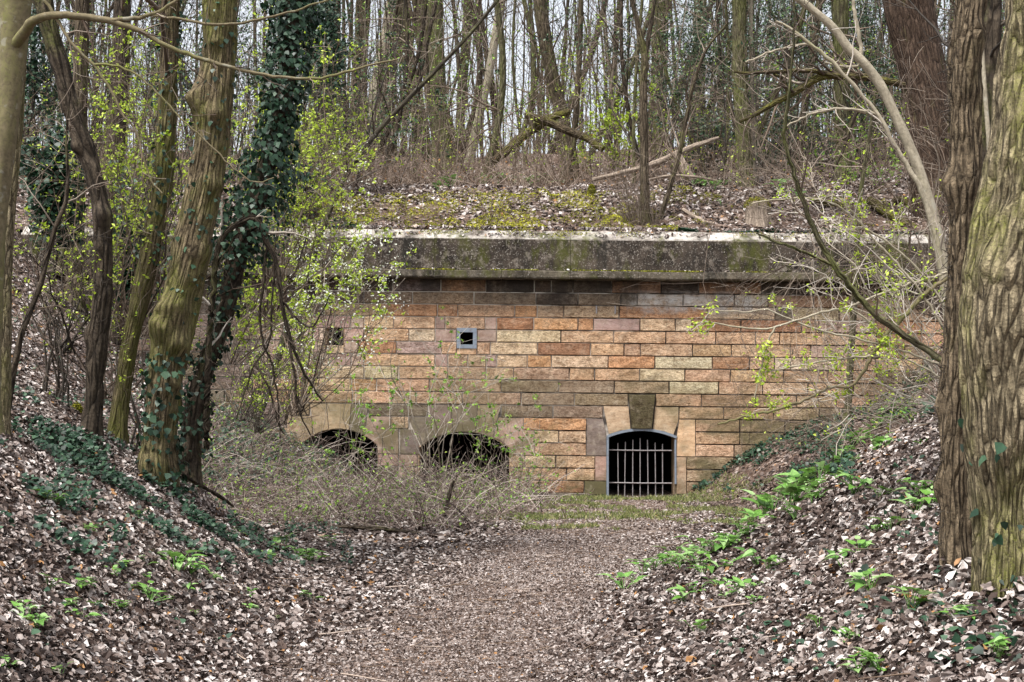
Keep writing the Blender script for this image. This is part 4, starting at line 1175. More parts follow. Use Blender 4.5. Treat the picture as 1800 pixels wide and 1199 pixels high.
# ------------------------------------------------------------------ fallen wood and stumps
def log(name, label, px, Y, mat, S=12, twigs=0, cat='log', sink=None):
    root = thing(name, P(px[0][0], px[0][1], Y if not hasattr(Y, '__len__') else Y[0]), label, cat)
    Ys = Y if hasattr(Y, '__len__') else [Y] * len(px)
    path = np.array([[*P(x, y, yy), wd / F * yy / 2] for (x, y, wd), yy in zip(px, Ys)])
    g = Geo()
    pt, R = trunk_mesh(g, path, S=S, step=.12, flare=0, lump=.12, bark=.006, freq=14, seed=float(rng.random() * 30))
    for e, sgn in ((0, 1), (-1, -1)):            # close both ends
        ring = g.V[0].reshape(len(pt), S, 3)[e]
        g.add(np.vstack([ring, pt[e]]), [(k, (k + 1) % S, S) for k in range(S)])
    g.build('trunk', M[mat], root)
    if twigs:
        c = Geo()
        branch_crown(c, pt, R, twigs, t0=.15, ln=(.3, 1.1), lev=1)
        c.build('twigs', M['twig_brown'], root)
    return root, pt, R
log('fallen_log', 'mossy log propped up to the right, crossing another on the rampart', [(868, 284, 14), (900, 256, 16), (930, 232, 16), (962, 210, 15), (1000, 196, 11)], [37, 37.3, 37.6, 38, 38.3], 'moss_wood', twigs=5)
log('fallen_log', 'dark mossy log sloping down right across the propped one', [(924, 202, 12), (960, 214, 14), (1000, 230, 15), (1032, 244, 14), (1060, 262, 11)], [37.6, 37.4, 37.2, 37, 36.8], 'moss_wood', twigs=5)
log('fallen_log', 'pale barkless fallen log slanting behind the forked stem', [(1040, 316, 7), (1100, 302, 9), (1150, 288, 10), (1190, 270, 11), (1230, 254, 9), (1262, 243, 6)], [35.2, 35.4, 35.6, 35.8, 36.2, 36.6], 'dead_wood', twigs=3)
log('broken_log', 'short pale broken trunk leaning over right of the forked stem', [(1216, 316, 16), (1205, 300, 17), (1196, 282, 14), (1190, 268, 10)], [35.3, 35.3, 35.5, 35.6], 'dead_wood')
log('fallen_branch', 'thin pale branch lying from forked stem towards the stump', [(1140, 316, 3), (1175, 309, 4), (1215, 310, 4), (1260, 318, 3)], 34.6, 'dead_wood', S=7, cat='branch')
log('fallen_branch', 'curved mossy-tipped branch lying left of the stump', [(1200, 368, 6), (1222, 382, 8), (1240, 392, 8), (1256, 394, 7)], [32.4, 32.2, 32.0, 31.9], 'dead_wood', S=8, cat='branch')
log('mossy_log', 'thick moss-covered log lying above the cornice at right', [(1528, 352, 16), (1552, 368, 18), (1580, 386, 18), (1606, 404, 16), (1626, 414, 10)], [32.9, 32.6, 32.3, 32.0, 31.8], 'moss_wood', twigs=5)
log('mossy_log', 'short bright mossy log end beside the thick mossy one', [(1566, 360, 12), (1580, 350, 14), (1596, 356, 14), (1610, 372, 12)], [32.9, 32.9, 32.8, 32.6], 'moss_wood')
log('mossy_log', 'low mossy root hump left of the thick mossy log', [(1424, 352, 10), (1440, 350, 14), (1462, 356, 12), (1484, 362, 8)], [33.0, 32.9, 32.8, 32.7], 'moss_wood')
log('broken_branch', 'black forked dead branch standing in the brambles', [(782, 908, 6), (786, 885, 7), (792, 862, 7), (798, 845, 5)], 21.8, 'bark_dark', S=8, twigs=5, cat='branch')
log('fallen_branch', 'dark branch lying along the front of the brambles', [(590, 926, 5), (640, 928, 7), (690, 932, 7), (740, 938, 5)], [20.3, 20.2, 20.1, 20.0], 'bark_dark', S=8, twigs=4, cat='branch')
log('fallen_branch', 'long thin branch lying below the burred tree', [(318, 832, 4), (350, 852, 6), (385, 872, 6), (410, 890, 4)], [15.0, 15.6, 16.3, 16.8], 'bark_dark', S=8, cat='branch')

def stump(x, y, wpx, hpx, label, Y, matm='dead_wood', moss=60):
    b = P(x, y, Y); b[2] = float(hgt(b[0], Y)) - .13
    root = thing('tree_stump', b, label, 'stump')
    r, h = wpx / F * Y / 2, hpx / F * Y
    g = Geo()
    S, K = 22, 9
    a = np.arange(S) / S * 2 * PI
    t = np.linspace(0, 1, K)
    rad = r * (.84 + .26 * (1 - t[:, None]) ** 3 * (1 + .9 * np.cos(5 * a + 1.3)[None]) + .10 * np.cos(7 * a + .4)[None] + .05 * rng.normal(0, 1, (K, S)))
    top = h * (1 + .16 * np.cos(a + .6) + .07 * rng.normal(0, 1, S))
    Z = t[:, None] * top[None] - .05
    V = np.stack([b[0] + rad * np.cos(a) - .1 * Z, b[1] + rad * np.sin(a), b[2] + Z], -1)
    i = np.arange(K - 1)[:, None] * S + np.arange(S)[None]; j = np.arange(K - 1)[:, None] * S + ((np.arange(S) + 1) % S)[None]
    bk = np.stack([np.broadcast_to(np.cos(a) * r, (K, S)), np.broadcast_to(np.sin(a) * r, (K, S)), Z], -1)
    g.add(V, np.stack([i, j, j + S, i + S], -1).reshape(-1, 4), .5, bk)
    g.add(np.vstack([V[-1], V[-1].mean(0) - [0, 0, .03]]), [(k, (k + 1) % S, S) for k in range(S)])
    g.build('stump_wood', M[matm], root)
    m = Geo()
    n = 900
    n = 1600
    an, ra = rng.uniform(0, 2 * PI, n), r * .95 * np.sqrt(rng.random(n))
    q = V[-1].mean(0) + np.stack([ra * np.cos(an), ra * np.sin(an), .15 * (1 - (ra / r) ** 2) + rng.uniform(-.02, .06, n) - .10 * (ra > r * .75) * rng.random(n)], -1)
    leaves(m, q, (0, 0, 1), .028 * rng.uniform(.6, 1.3, n), DIA, .9)
    m.build('moss_pad', M['moss'], root)
stump(1334, 400, 50, 42, 'weathered split stump capped with bright moss above the cornice', 32.0)
stump(1041, 345, 16, 18, 'small dark mossy stump on the rampart left of the forked stem', 33.6, 'moss_wood')
stump(138, 560, 30, 22, 'low moss-topped stump on the left bank behind the crooked tree', 16.5, 'moss_wood')

# ------------------------------------------------------------------ leaf litter
def in_view(X, Y, Z, mx=120, my=60):
    x = CX + F * X / Y; y = HY - F * (Z - CZ) / Y
    return (x > -mx) & (x < 1800 + mx) & (y < 1199 + my) & (y > -60)

def normals(X, Y, e=.12):
    f = hgt
    zx = (f(X + e, Y) - f(X - e, Y)) / (2 * e)
    zy = np.clip((f(X, np.minimum(Y + e, 400)) - f(X, Y - e)) / (2 * e), -1, 1)
    return unit(np.stack([-zx, -zy, np.ones_like(zx)], -1))

def pathness(X, Y):
    c = np.interp(Y, [5, 8.5, 12, 17, 22, 31], [-.8, -.55, -.1, .7, 1.5, 2.2])
    wd = np.interp(Y, [5, 8.5, 12, 17, 22, 31], [.75, 1.0, 1.05, 1.25, 1.6, 2.2])
    return np.exp(-((X - c) / wd) ** 4)

def litter(y0, y1, n, size, tpls, xr=None, rise=.02, dens=None):
    Y = rng.uniform(y0, y1, n)
    X = rng.uniform(-.45, .45, n) * Y if xr is None else rng.uniform(xr[0], xr[1], n)
    Z = hgt(X, Y)
    ok = in_view(X, Y, Z)
    if dens is not None: ok &= rng.random(n) < dens(X, Y, Z)
    X, Y, Z = X[ok], Y[ok], Z[ok]
    p = pathness(X, Y) * (Y < 31)
    nr = normals(X, Y)
    sz = size * np.minimum(rng.lognormal(0, .36, len(X)), 1.65) * (1 - .58 * p)
    jit = .42 - .12 * p
    pos = np.stack([X, Y, Z], -1) + nr * (rise * rng.random(len(X)) * (1 - .5 * p))[:, None]
    patch = v2(X, Y, .9, 21)
    rn = np.clip(rng.beta(1.05, 1.35, len(X)) * .98 + (patch - .5) * .35 + .06 * p, 0, .985)
    rn = rn * (1 - .55 * p) + .60 * .55 * p
    rn = rn * np.where((X > 4) & (Y > 19.3) & (Y < 31), .66, 1.0)
    rn = np.where(rng.random(len(X)) < .012, 1.0, rn)
    g = Geo()
    pick = rng.integers(0, len(tpls), len(X))
    for k, tp in enumerate(tpls):
        m = pick == k
        leaves(g, pos[m], nr[m], sz[m], tp, .45, rn[m], curl=rng.uniform(.3, 1.9, m.sum()))
    return g
g = litter(4.3, 9.5, 118000, .043, [OAK, CRL, HEX, CRL])
tag(g.build('leaf_litter', M['litter'], smooth=False), 'pale curled dead leaves covering the near path and bank feet', kind='stuff')
def join(a, b):
    a.V += b.V; a.R += b.R; a.B += b.B; a.Q += [q + a.n for q in b.Q]; a.T += [q + a.n for q in b.T]; a.n += b.n
    return a
g = join(litter(9.5, 13, 66000, .053, [OAK, CRL, HEX, CRL]), litter(13, 18.5, 115000, 0.058, [BNT, DIA]))
tag(g.build('leaf_litter', M['litter'], smooth=False), 'dead brown leaves covering both banks in the middle distance', kind='stuff')
def dens_far(X, Y, Z):
    e = 1 - .55 * sstep(22, 26, Y) * (Z < .25) * (X > -.5) - .8 * (X > 4) * (Z > .25) * (Y > 19.3) * sstep(.3, .5, v2(X, Y, 1.0, 77))
    return e
g = litter(18.5, 30.9, 125000, .088, [BNT, DIA], dens=dens_far)
tag(g.build('leaf_litter', M['litter'], smooth=False), 'dead leaves over ditch floor and banks below the wall', kind='stuff')
def dens_up(X, Y, Z):
    soil = sstep(.42, .62, v2(X, Y, .8, 31)) * (Y < 33)
    return np.clip(1 - .85 * soil, 0, 1) * (1 - .4 * (Y < 32.4))
g = litter(31.15, 37.5, 60000, .10, [BNT, DIA], xr=(-15, 15), dens=dens_up)
g = join(g, litter(37.5, 50, 16000, .13, [DIA], xr=(-20, 20)))
tag(g.build('leaf_litter', M['litter'], smooth=False), 'dead leaves strewn over the rampart above the cornice', kind='stuff')
# earth and roots spilling over the cap of the cornice
def soil_lip():
    xs = np.arange(-10.5, 9.9, .05)
    nv = 9
    drop = np.clip(.75 * v2(xs, xs * 0, 1.1, 91) + .6 * v2(xs, xs * 0, 4.5, 92) + .22 * v2(xs, xs * 0, 13, 93) - .62, .02, 1.0)
    t = np.linspace(0, 1, nv)
    d = t[:, None] * drop[None]
    Yl = YW + .55 - .72 * d
    Zl = np.interp(d, [0, .55, 1.05], [zc1 + .06, zc1 + .03, zf1 + .04]) + .05 * (v2(xs[None] + 0 * d, d * 1.5, 6.0, 94) - .3) * np.sin(t * PI)[:, None] - .05 * (t[:, None] > .99)
    V = np.stack([np.broadcast_to(xs, d.shape), Yl, Zl], -1)
    i = (np.arange(nv - 1)[:, None] * len(xs) + np.arange(len(xs) - 1)[None]).ravel()
    g = Geo().add(V, np.stack([i, i + len(xs), i + len(xs) + 1, i + 1], -1))
    tag(g.build('soil_edge', M['ground']), 'dark soil spilling over the cornice cap', kind='structure')
    gl = Geo()
    n = 2600
    k = rng.integers(0, len(xs), n); r = rng.random(n)
    dd = r * drop[k]
    p = np.stack([xs[k], YW + .55 - .72 * dd, np.interp(dd, [0, .55, 1.05], [zc1 + .10, zc1 + .05, zf1 + .06])], -1)
    leaves(gl, p + [0, 0, .02], (0, -.5, .8), .085 * rng.lognormal(0, .3, n), CRL, .5)
    tag(gl.build('leaf_litter', M['litter'], smooth=False), 'dead leaves lying on the soil along the cornice edge', kind='stuff')
soil_lip()
# stray leaves on cornice ledge and cap
g = Geo()
n = 1500
X = rng.uniform(-10, 9.6, n); d = rng.random(n)
capz = np.interp(d, [0, 1], [zc1 + .02, zf1 + .05])
cl = v2(X, X * 0, .8, 44)
kp = rng.random(n) < cl ** 1.5
leaves(g, np.stack([X, YW + .1 - .27 * d, capz + .015], -1)[kp], (0, -.5, .8), .085, CRL, .5)
n = 260
leaves(g, np.stack([rng.uniform(-10, 9.6, n), YW - rng.uniform(.24, .38, n), np.full(n, zl1 + .03)], -1), (0, 0, 1), .07, CRL, .3)
tag(g.build('leaf_litter', M['litter'], smooth=False), 'stray dead leaves caught on the cornice ledge and cap', kind='stuff')

# leaves drifted against the tree feet
g = Geo()
for (pt__, R__) in ((pt3, R3), (ptb, Rb), (pt2, R2), (pt4, R4), (pts1, Rs1), (pts2, Rs2)):
    n = 420
    gz = hgt(pt__[:, 0], pt__[:, 1])
    k0 = int(np.argmin(np.abs(pt__[:, 2] - gz)))
    c0 = pt__[k0]; r0 = R__[k0]
    a = rng.uniform(0, 2 * PI, n); e = np.abs(rng.normal(0, .13, n))
    X = c0[0] + np.cos(a) * (r0 * 1.05 + e); Y = c0[1] + np.sin(a) * (r0 * 1.05 + e)
    leaves(g, np.stack([X, Y, hgt(X, Y) + .02 + .09 * np.exp(-e / .08) * rng.random(n)], -1), np.stack([np.cos(a) * .6, np.sin(a) * .6, np.ones(n)], -1), .05 * rng.lognormal(0, .3, n), CRL, .5)
tag(g.build('leaf_litter', M['litter'], smooth=False), 'dead leaves drifted against the feet of the nearest trees', kind='stuff')
# fallen sticks
g = Geo()
n = 1100
Y = rng.uniform(5, 30, n); X = rng.uniform(-.42, .42, n) * Y
a = rng.uniform(0, 2 * PI, n)
A = wander(np.stack([X, Y, hgt(X, Y) + .02], -1), np.stack([np.cos(a), np.sin(a) * .7, rng.normal(0, .12, n)], -1), rng.lognormal(-1.8, .5, n), 5, .16)
A[..., 2] = np.maximum(hgt(A[..., 0], A[..., 1]) + .012, A[..., 2] * .5 + .5 * hgt(A[..., 0], A[..., 1]) + .01)
tubes(A, rng.uniform(.002, .007, n)[:, None] * np.linspace(1, .5, 5)[None], 4, g)
n = 700
Y = rng.uniform(31.3, 36, n); X = rng.uniform(-12, 11, n)
a = rng.uniform(0, 2 * PI, n)
A = wander(np.stack([X, Y, hgt(X, Y) + .03], -1), np.stack([np.cos(a), np.sin(a) * .5, rng.normal(.05, .15, n)], -1), rng.lognormal(-.9, .5, n), 5, .15)
A[..., 2] = np.maximum(hgt(A[..., 0], A[..., 1]) + .02, A[..., 2])
tubes(A, rng.uniform(.003, .009, n)[:, None] * np.linspace(1, .5, 5)[None], 4, g)
tag(g.build('fallen_sticks', M['straw']), 'small dry sticks scattered on the leaf litter', kind='stuff')

# ------------------------------------------------------------------ ground ivy, moss, grass
def scatter_px(n, boxes):
    """ground points under photo boxes (x0,y0,x1,y1,weight)"""
    w_ = np.array([b[4] for b in boxes], float); w_ /= w_.sum()
    pts = []
    # coarse ray table per box keeps this quick
    for b, m in zip(boxes, (w_ * n).astype(int)):
        gx = np.linspace(b[0], b[2], 12); gy = np.linspace(b[1], b[3], 12)
        D = np.array([[cast(x, y) for x in gx] for y in gy])
        u = rng.random(m) * 10.99; v = rng.random(m) * 10.99
        i, j = u.astype(int), v.astype(int); fu, fv = u - i, v - j
        d00, d10, d01, d11 = D[j, i], D[j, i + 1], D[j + 1, i], D[j + 1, i + 1]
        Yq = (d00 * (1 - fu) + d10 * fu) * (1 - fv) + (d01 * (1 - fu) + d11 * fu) * fv
        x = b[0] + (b[2] - b[0]) * u / 11; y = b[1] + (b[3] - b[1]) * v / 11
        X = (x - CX) / F * Yq - sn * (HY - y) / F * Yq
        pts.append(np.stack([X, Yq, hgt(X, Yq)], -1))
    return np.concatenate(pts)
def ivy_ground(n, boxes, label, size=.07, thr=.45, hmax=.14, fr=1.1):
    q = scatter_px(n, boxes)
    m = v2(q[:, 0], q[:, 1], fr, 51) + .35 * (v2(q[:, 0], q[:, 1], 3.3, 52) - .5) > thr
    q = q[m]
    q[:, 2] += rng.random(len(q)) * hmax + .02
    g = Geo()
    leaves(g, q, np.array([0, -.35, 1]), size * rng.uniform(.5, 1.3, len(q)), IVY, .45)
    return tag(g.build('ground_ivy', M['ivy']), label, kind='stuff')
ivy_ground(19000, [(-60, 560, 250, 760, 3), (60, 700, 330, 860, 3), (200, 820, 520, 960, 4), (330, 900, 620, 1000, 2), (0, 760, 240, 940, 1.5), (100, 900, 420, 1020, 1.2)], 'dark ivy carpeting the left bank around the tree feet', .055, .60, .1, 2.3)
ivy_ground(10500, [(1190, 770, 1340, 866, 3), (1300, 690, 1500, 850, 4), (1480, 620, 1640, 740, 2.5)], 'dark ivy covering the far right bank against the wall', .08, .37)
ivy_ground(170, [(1640, 950, 1800, 1190, 1), (1500, 820, 1660, 1000, .6)], 'ivy sprigs among leaves around the right tree feet', .05, .45, .05)
ivy_ground(650, [(1250, 940, 1660, 1190, 2), (1400, 780, 1660, 960, 1.5), (60, 900, 420, 1150, 1.5)], 'single ivy sprigs among the dead leaves of both banks', .05, .52, .05, 3.0)
ivy_ground(2600, [(340, 760, 620, 860, 2), (380, 700, 520, 800, 1)], 'ivy under the brambles at left of the arches', .09, .3, .3)

def moss(n, X, Y, label, size=.035, hm=.05):
    Z = hgt(X, Y)
    g = Geo()
    leaves(g, np.stack([X, Y, Z + rng.random(len(X)) * hm], -1), (0, -.3, 1), size * rng.uniform(.5, 1.4, len(X)), DIA, .9)
    return tag(g.build('moss', M['moss']), label, kind='stuff')
n = 52000
X = rng.uniform(-6, 10.2, n); Y = 31.1 + 3.2 * rng.random(n) ** 1.3
mm = v2(X, Y, 1.3, 61) * .5 + v2(X, Y, 4.2, 62) * .65 - .04
wgt = np.interp(X, [-6, -4, -1.5, 3, 5, 8, 10], [.6, .74, .88, .8, .55, .5, .66])
k_ = (mm > 1.02 - wgt * .72) & (Y < 33.6)
hm_ = np.clip((mm[k_] - (1.02 - wgt[k_] * .72)) * .55, 0, .16)
g = Geo()
leaves(g, np.stack([X[k_], Y[k_], hgt(X[k_], Y[k_]) + hm_ * rng.random(k_.sum()) ** .4 + .01], -1), (0, -.3, 1), .045 * rng.uniform(.5, 1.4, k_.sum()), DIA, .8, rnd=np.clip(.25 + 3.5 * hm_ + rng.normal(0, .2, k_.sum()), 0, 1))
tag(g.build('moss', M['moss']), 'yellow-green moss cushions on the bank just above the cornice', kind='stuff')
n = 9000                                            # moss on cap and ledge of the cornice
X = rng.uniform(-9, 9.8, n); d = rng.random(n)
k_ = v2(X, d * .8, 1.5, 71) > .54
g = Geo()
leaves(g, np.stack([X, YW + .1 - .28 * d, np.interp(d, [0, 1], [zc1 + .01, zf1 + .02])], -1)[k_], (0, -.6, .8), .035, DIA, .8)
X = rng.uniform(-10, 9.8, n)
k_ = v2(X, X * 0, 1.1, 72) > .42
leaves(g, np.stack([X, YW - rng.uniform(.23, .40, n), np.full(n, zl1 + .016)], -1)[k_], (0, -.3, 1), .045, DIA, .8)
tag(g.build('moss', M['moss']), 'moss growing in patches along the cornice cap and ledge', kind='stuff')
g = Geo()                                           # thin grass on the ditch floor before the door
n = 26000
Y = rng.uniform(20.5, 30.6, n); X = rng.uniform(-.5, 6, n)
Z = hgt(X, Y)
k_ = (Z < .5) & (v2(X, Y, .8, 81) * .6 + v2(X, Y, 3.1, 82) * .5 > .555 + .2 * (1 - sstep(21, 26, Y)))
q = np.stack([X, Y, Z], -1)[k_]
m = len(q)
q[:, 2] += .03
leaves(g, q, (0, -1, .25), rng.uniform(.06, .14, m), BLD, .5, along=np.stack([rng.normal(0, .5, m), rng.normal(0, .3, m), np.ones(m)], -1))
tag(g.build('grass', M['grass']), 'thin grass and moss on the ditch floor before the doorway', kind='stuff')

# ------------------------------------------------------------------ brambles and brush
g = Geo(); gl = Geo()
n = 3900
X = rng.uniform(-6.2, .9, n); Y = rng.uniform(20.3, 30.0, n)
edge = np.interp(X, [-6.2, -4, -1, .2, .9], [22.5, 20.2, 20.6, 23.5, 27])
k_ = (Y > edge + rng.normal(0, .4, n)) & (rng.random(n) < np.interp(X, [-6.2, -3, 0, .9], [.9, 1, .9, .3]))
X, Y = X[k_], Y[k_]; m = len(X)
a = rng.uniform(0, 2 * PI, m)
ln = rng.uniform(.45, 1.5, m)
A = wander(np.stack([X, Y, hgt(X, Y)], -1), np.stack([np.cos(a) * .8, np.sin(a) * .8, rng.uniform(.5, 1.3, m)], -1), ln, 7, .16, -.13)
A[..., 2] = np.maximum(A[..., 2], hgt(A[..., 0], A[..., 1]) + .01)
RA = rng.lognormal(-5.3, .4, m)[:, None] * np.linspace(1, .4, 7)[None]
tubes(A, RA, 3, g)
B, RB = kids(A, RA, 1, .5, (25, 80), 4, .7, .2, .25, 0)
tubes(B, np.maximum(RB, .0028), 3, g)
tag(g.build('brambles', M['bramble']), 'tangle of pale dead bramble stems before the arches', kind='stuff')
q = A[:, 2:].reshape(-1, 3)
q = q[rng.random(len(q)) < .30]
leaves(gl, q, (0, -.3, 1), .05 * rng.uniform(.6, 1.4, len(q)), HEX, .7)
tag(gl.build('bramble_leaves', M['spring_dark']), 'small green leaves on the bramble tangle', kind='stuff')
g = Geo()                                            # brown brush along the rampart crest
n = 3000
X = rng.uniform(-13, 9, n); Y = rng.uniform(33.8, 40, n)
k_ = rng.random(n) < np.interp(X, [-13, -6, 0, 3, 5, 9], [1, 1, .9, .6, .3, .2])
X, Y = X[k_], Y[k_]; m = len(X)
A = wander(np.stack([X, Y, hgt(X, Y)], -1), np.stack([rng.normal(0, .45, m), rng.normal(0, .4, m), np.ones(m)], -1), rng.uniform(.4, 1.5, m), 6, .18, -.03)
RA = rng.uniform(.004, .009, m)[:, None] * np.linspace(1, .4, 6)[None]
tubes(A, RA, 3, g)
B, RB = kids(A, RA, 1, .5, (25, 70), 4, .7, .2, .2)
tubes(B, np.maximum(RB, .0035), 3, g)
tag(g.build('dry_brush', M['straw']), 'dry brown brush and stalks along the rampart crest', kind='stuff')
g = Geo()
q = A[:, 1:].reshape(-1, 3); q = q[rng.random(len(q)) < .16]
leaves(g, q, (0, -.4, 1), .06 * rng.uniform(.6, 1.4, len(q)), HEX, .8, rnd=rng.choice([.15, .3, .5, 1.0, 1.0], len(q)))
tag(g.build('brush_leaves', M['litter']), 'withered red-brown leaves hanging in the rampart brush', kind='stuff')

# ------------------------------------------------------------------ shrubs
def clear(q):
    """the sprays part in front of the open hatch"""
    x = CX + F * q[:, 0] / q[:, 1]; y = HY - F * (q[:, 2] - CZ) / q[:, 1]
    return ~((x > 552) & (x < 618) & (y > 548) & (y < 632) & (rng.random(len(q)) < .85))
def shrub(name, label, base, tips, rad=.012, twig='twig_brown', leaf='spring', nl=600, ls=.035, k2=6, k3=3, tl=.4, bl=0, bow=.12, spread=.04):
    """stems from base to given tips (world), side twigs, leaves; bl: white blossoms"""
    root = thing(name, base, label, 'shrub')
    base = np.asarray(base, float)
    K = 8
    t = np.linspace(0, 1, K)[None, :, None]
    tips = np.asarray(tips, float); T = len(tips)
    st = base + rng.normal(0, .05, (T, 3)) * np.array([1, 1, .1])
    A = st[:, None] * (1 - t) + tips[:, None] * t
    ln = np.linalg.norm(tips - st, axis=1)[:, None, None]
    A = A + np.sin(t * PI) * rng.normal(0, bow, (T, 1, 3)) * ln + np.concatenate([np.zeros((T, 1, 3)), rng.normal(0, .018, (T, K - 1, 3))], 1) * ln
    RA = rad * rng.uniform(.6, 1.2, T)[:, None] * np.linspace(1, .3, K)[None]
    g = Geo()
    tubes(A, RA, 5, g)
    B, RB = kids(A, RA, k2, tl, (20, 65), 5, .6, .3, .18, .03)
    tubes(B, np.maximum(RB, .003), 4, g)
    C, RC = kids(B, RB, k3, .5, (20, 70), 3, .7, .2, .2)
    tubes(C, np.maximum(RC, .0022), 3, g)
    g.build('stems', M[twig], root)['kind'] = 'stuff'
    tp = np.concatenate([B[:, 2:].reshape(-1, 3), C.reshape(-1, 3), C[:, 1:].reshape(-1, 3)])
    if nl:
        # leaves sit in small tufts, as buds open
        nl = int(nl * 1.25); ls = ls * 1.3
        c = tp[rng.integers(0, len(tp), max(1, nl // 3))]
        q = np.repeat(c, 3, 0) + rng.normal(0, spread * .5, (len(c) * 3, 3))
        l = Geo()
        q = q[clear(q)]
        leaves(l, q, (0, -.2, 1), ls * rng.uniform(.6, 1.35, len(q)), DIA, .8)
        l.build('foliage', M[leaf], root)
    if bl:
        q = tp[rng.integers(0, len(tp), bl)] + rng.normal(0, spread, (bl, 3))
        l = Geo()
        q = q[clear(q)]
        leaves(l, q, (0, -.6, .7), ls * .8 * rng.uniform(.6, 1.2, len(q)), DIA, .7)
        l.build('blossom', M['blossom'], root)
    return root
def tips_px(pts, Y, jy=.4): return [P(x, y, Y + rng.normal(0, jy)) for x, y in pts]
def fan(x0, x1, y0, y1, n): return [(rng.uniform(x0, x1), rng.uniform(y0, y1)) for _ in range(n)]
shrub('wall_shrub', 'pale-stemmed leafing shrub fanning up before the right arch', on_ground(772, 880), tips_px([(632, 562), (700, 585), (705, 640), (742, 600), (765, 640), (800, 585), (812, 640), (858, 610), (880, 655), (905, 665), (690, 700), (650, 740), (725, 560), (830, 700), (868, 740)], 27.0), .013, 'twig_pale', 'spring_dark', 620, .06, 5, 2, .28)
shrub('wall_shrub', 'low leafy shrub at the right edge of the brambles', on_ground(900, 880), tips_px(fan(850, 960, 725, 830, 12), 27.6), .009, 'twig_pale', 'spring_dark', 420, .055, 5, 3, .4)
shrub('wall_shrub', 'sparse whitish shrub stems before the left arch', on_ground(660, 872), tips_px([(618, 690), (640, 745), (600, 700), (690, 745), (715, 700), (580, 720), (655, 640), (645, 560)], 26.6), .011, 'twig_pale', 'spring_dark', 260, .06, 4, 2, .3)
shrub('blossoming_shrub', 'shrub with white blossom and yellow-green leaves before the cornice', P(520, 730, 22.0), tips_px(fan(500, 690, 310, 505, 15) + [(712, 440), (706, 490), (680, 505), (660, 330), (700, 460)], 22.0, .6), .014, 'twig_brown', 'spring', 2300, .046, 8, 4, .2, 2000)
shrub('blossoming_shrub', 'lower blossoming shrub left of the open hatch', P(505, 745, 22.6), tips_px(fan(430, 535, 520, 640, 10), 22.6, .5), .010, 'twig_brown', 'spring', 520, .042, 6, 3, .26, 260)
shrub('leafing_shrub', 'yellow-green leafing shrub between crooked and burred trees', P(225, 600, 16.5), tips_px(fan(140, 330, 30, 300, 18), 16.2, .6), .012, 'twig_brown', 'spring', 3300, .036, 9, 5, .3)
shrub('leafing_shrub', 'bright yellow-green shrub around the ivy-clad stem', P(470, 560, 19), tips_px(fan(420, 580, 40, 320, 20), 18.6, .6), .012, 'twig_brown', 'spring', 3700, .038, 9, 5, .3)
shrub('leafing_shrub', 'small leafing shrub left of the ivy-clad stem\'s foot', P(410, 640, 17.5), tips_px(fan(400, 520, 400, 560, 8), 17.5), .01, 'twig_brown', 'spring', 500, .045, 6, 3, .3)
shrub('leafing_shrub', 'fresh green shrub behind the crossed mossy logs', P(1075, 300, 39), tips_px(fan(1000, 1130, 150, 290, 14), 39, .6), .014, 'twig_brown', 'spring', 1500, .07, 7, 4, .35)
shrub('leafing_shrub', 'pale leafing twigs high between mossy trunks', P(1010, 260, 44), tips_px(fan(930, 1060, 30, 200, 10), 44, .6), .014, 'twig_brown', 'spring', 700, .07, 7, 3, .3)
shrub('leafing_shrub', 'light green undergrowth left of the pale leaning rampart trunk', P(560, 300, 34.5), tips_px(fan(520, 650, 190, 310, 12), 34.5, .6), .012, 'twig_brown', 'spring', 1000, .06, 7, 4, .35)
shrub('leafing_shrub', 'leafing shrub above the mossy log at the right', P(1540, 330, 35), tips_px(fan(1400, 1600, 200, 310, 12), 35.5, .6), .013, 'twig_brown', 'spring_dark', 800, .06, 7, 4, .35)
shrub('leafing_shrub', 'dark spiky bare shrub between crooked tree and left edge', P(110, 620, 14.5), tips_px(fan(30, 190, 300, 540, 12), 14.6, .5), .012, 'twig_dark', 'spring', 130, .04, 6, 3, .35)
shrub('bare_shrub', 'tangled bare bush on the far right bank under the dead limb', on_ground(1500, 700), tips_px(fan(1330, 1600, 560, 760, 16), 25.0, .8), .012, 'twig_brown', 'spring', 160, .035, 8, 4, .35)
shrub('bare_shrub', 'spiky grey twigs before the big dark trunk', P(1640, 560, 13), tips_px(fan(1500, 1690, 120, 470, 16), 12.6, .4), .009, 'twig_brown', 'spring', 120, .03, 9, 4, .3)
shrub('bare_shrub', 'fine bare twigs hanging in the middle of the right wood', P(1430, 330, 30.5), tips_px(fan(1230, 1560, 90, 320, 18), 33.5, .6), .012, 'twig_brown', 'spring', 60, .05, 9, 5, .3)
shrub('bare_shrub', 'fine bare twigs behind the arching grey stem', P(455, 760, 24), tips_px(fan(400, 620, 520, 740, 22), 24, .6), .009, 'twig_dark', 'spring_dark', 220, .045, 8, 4, .3)

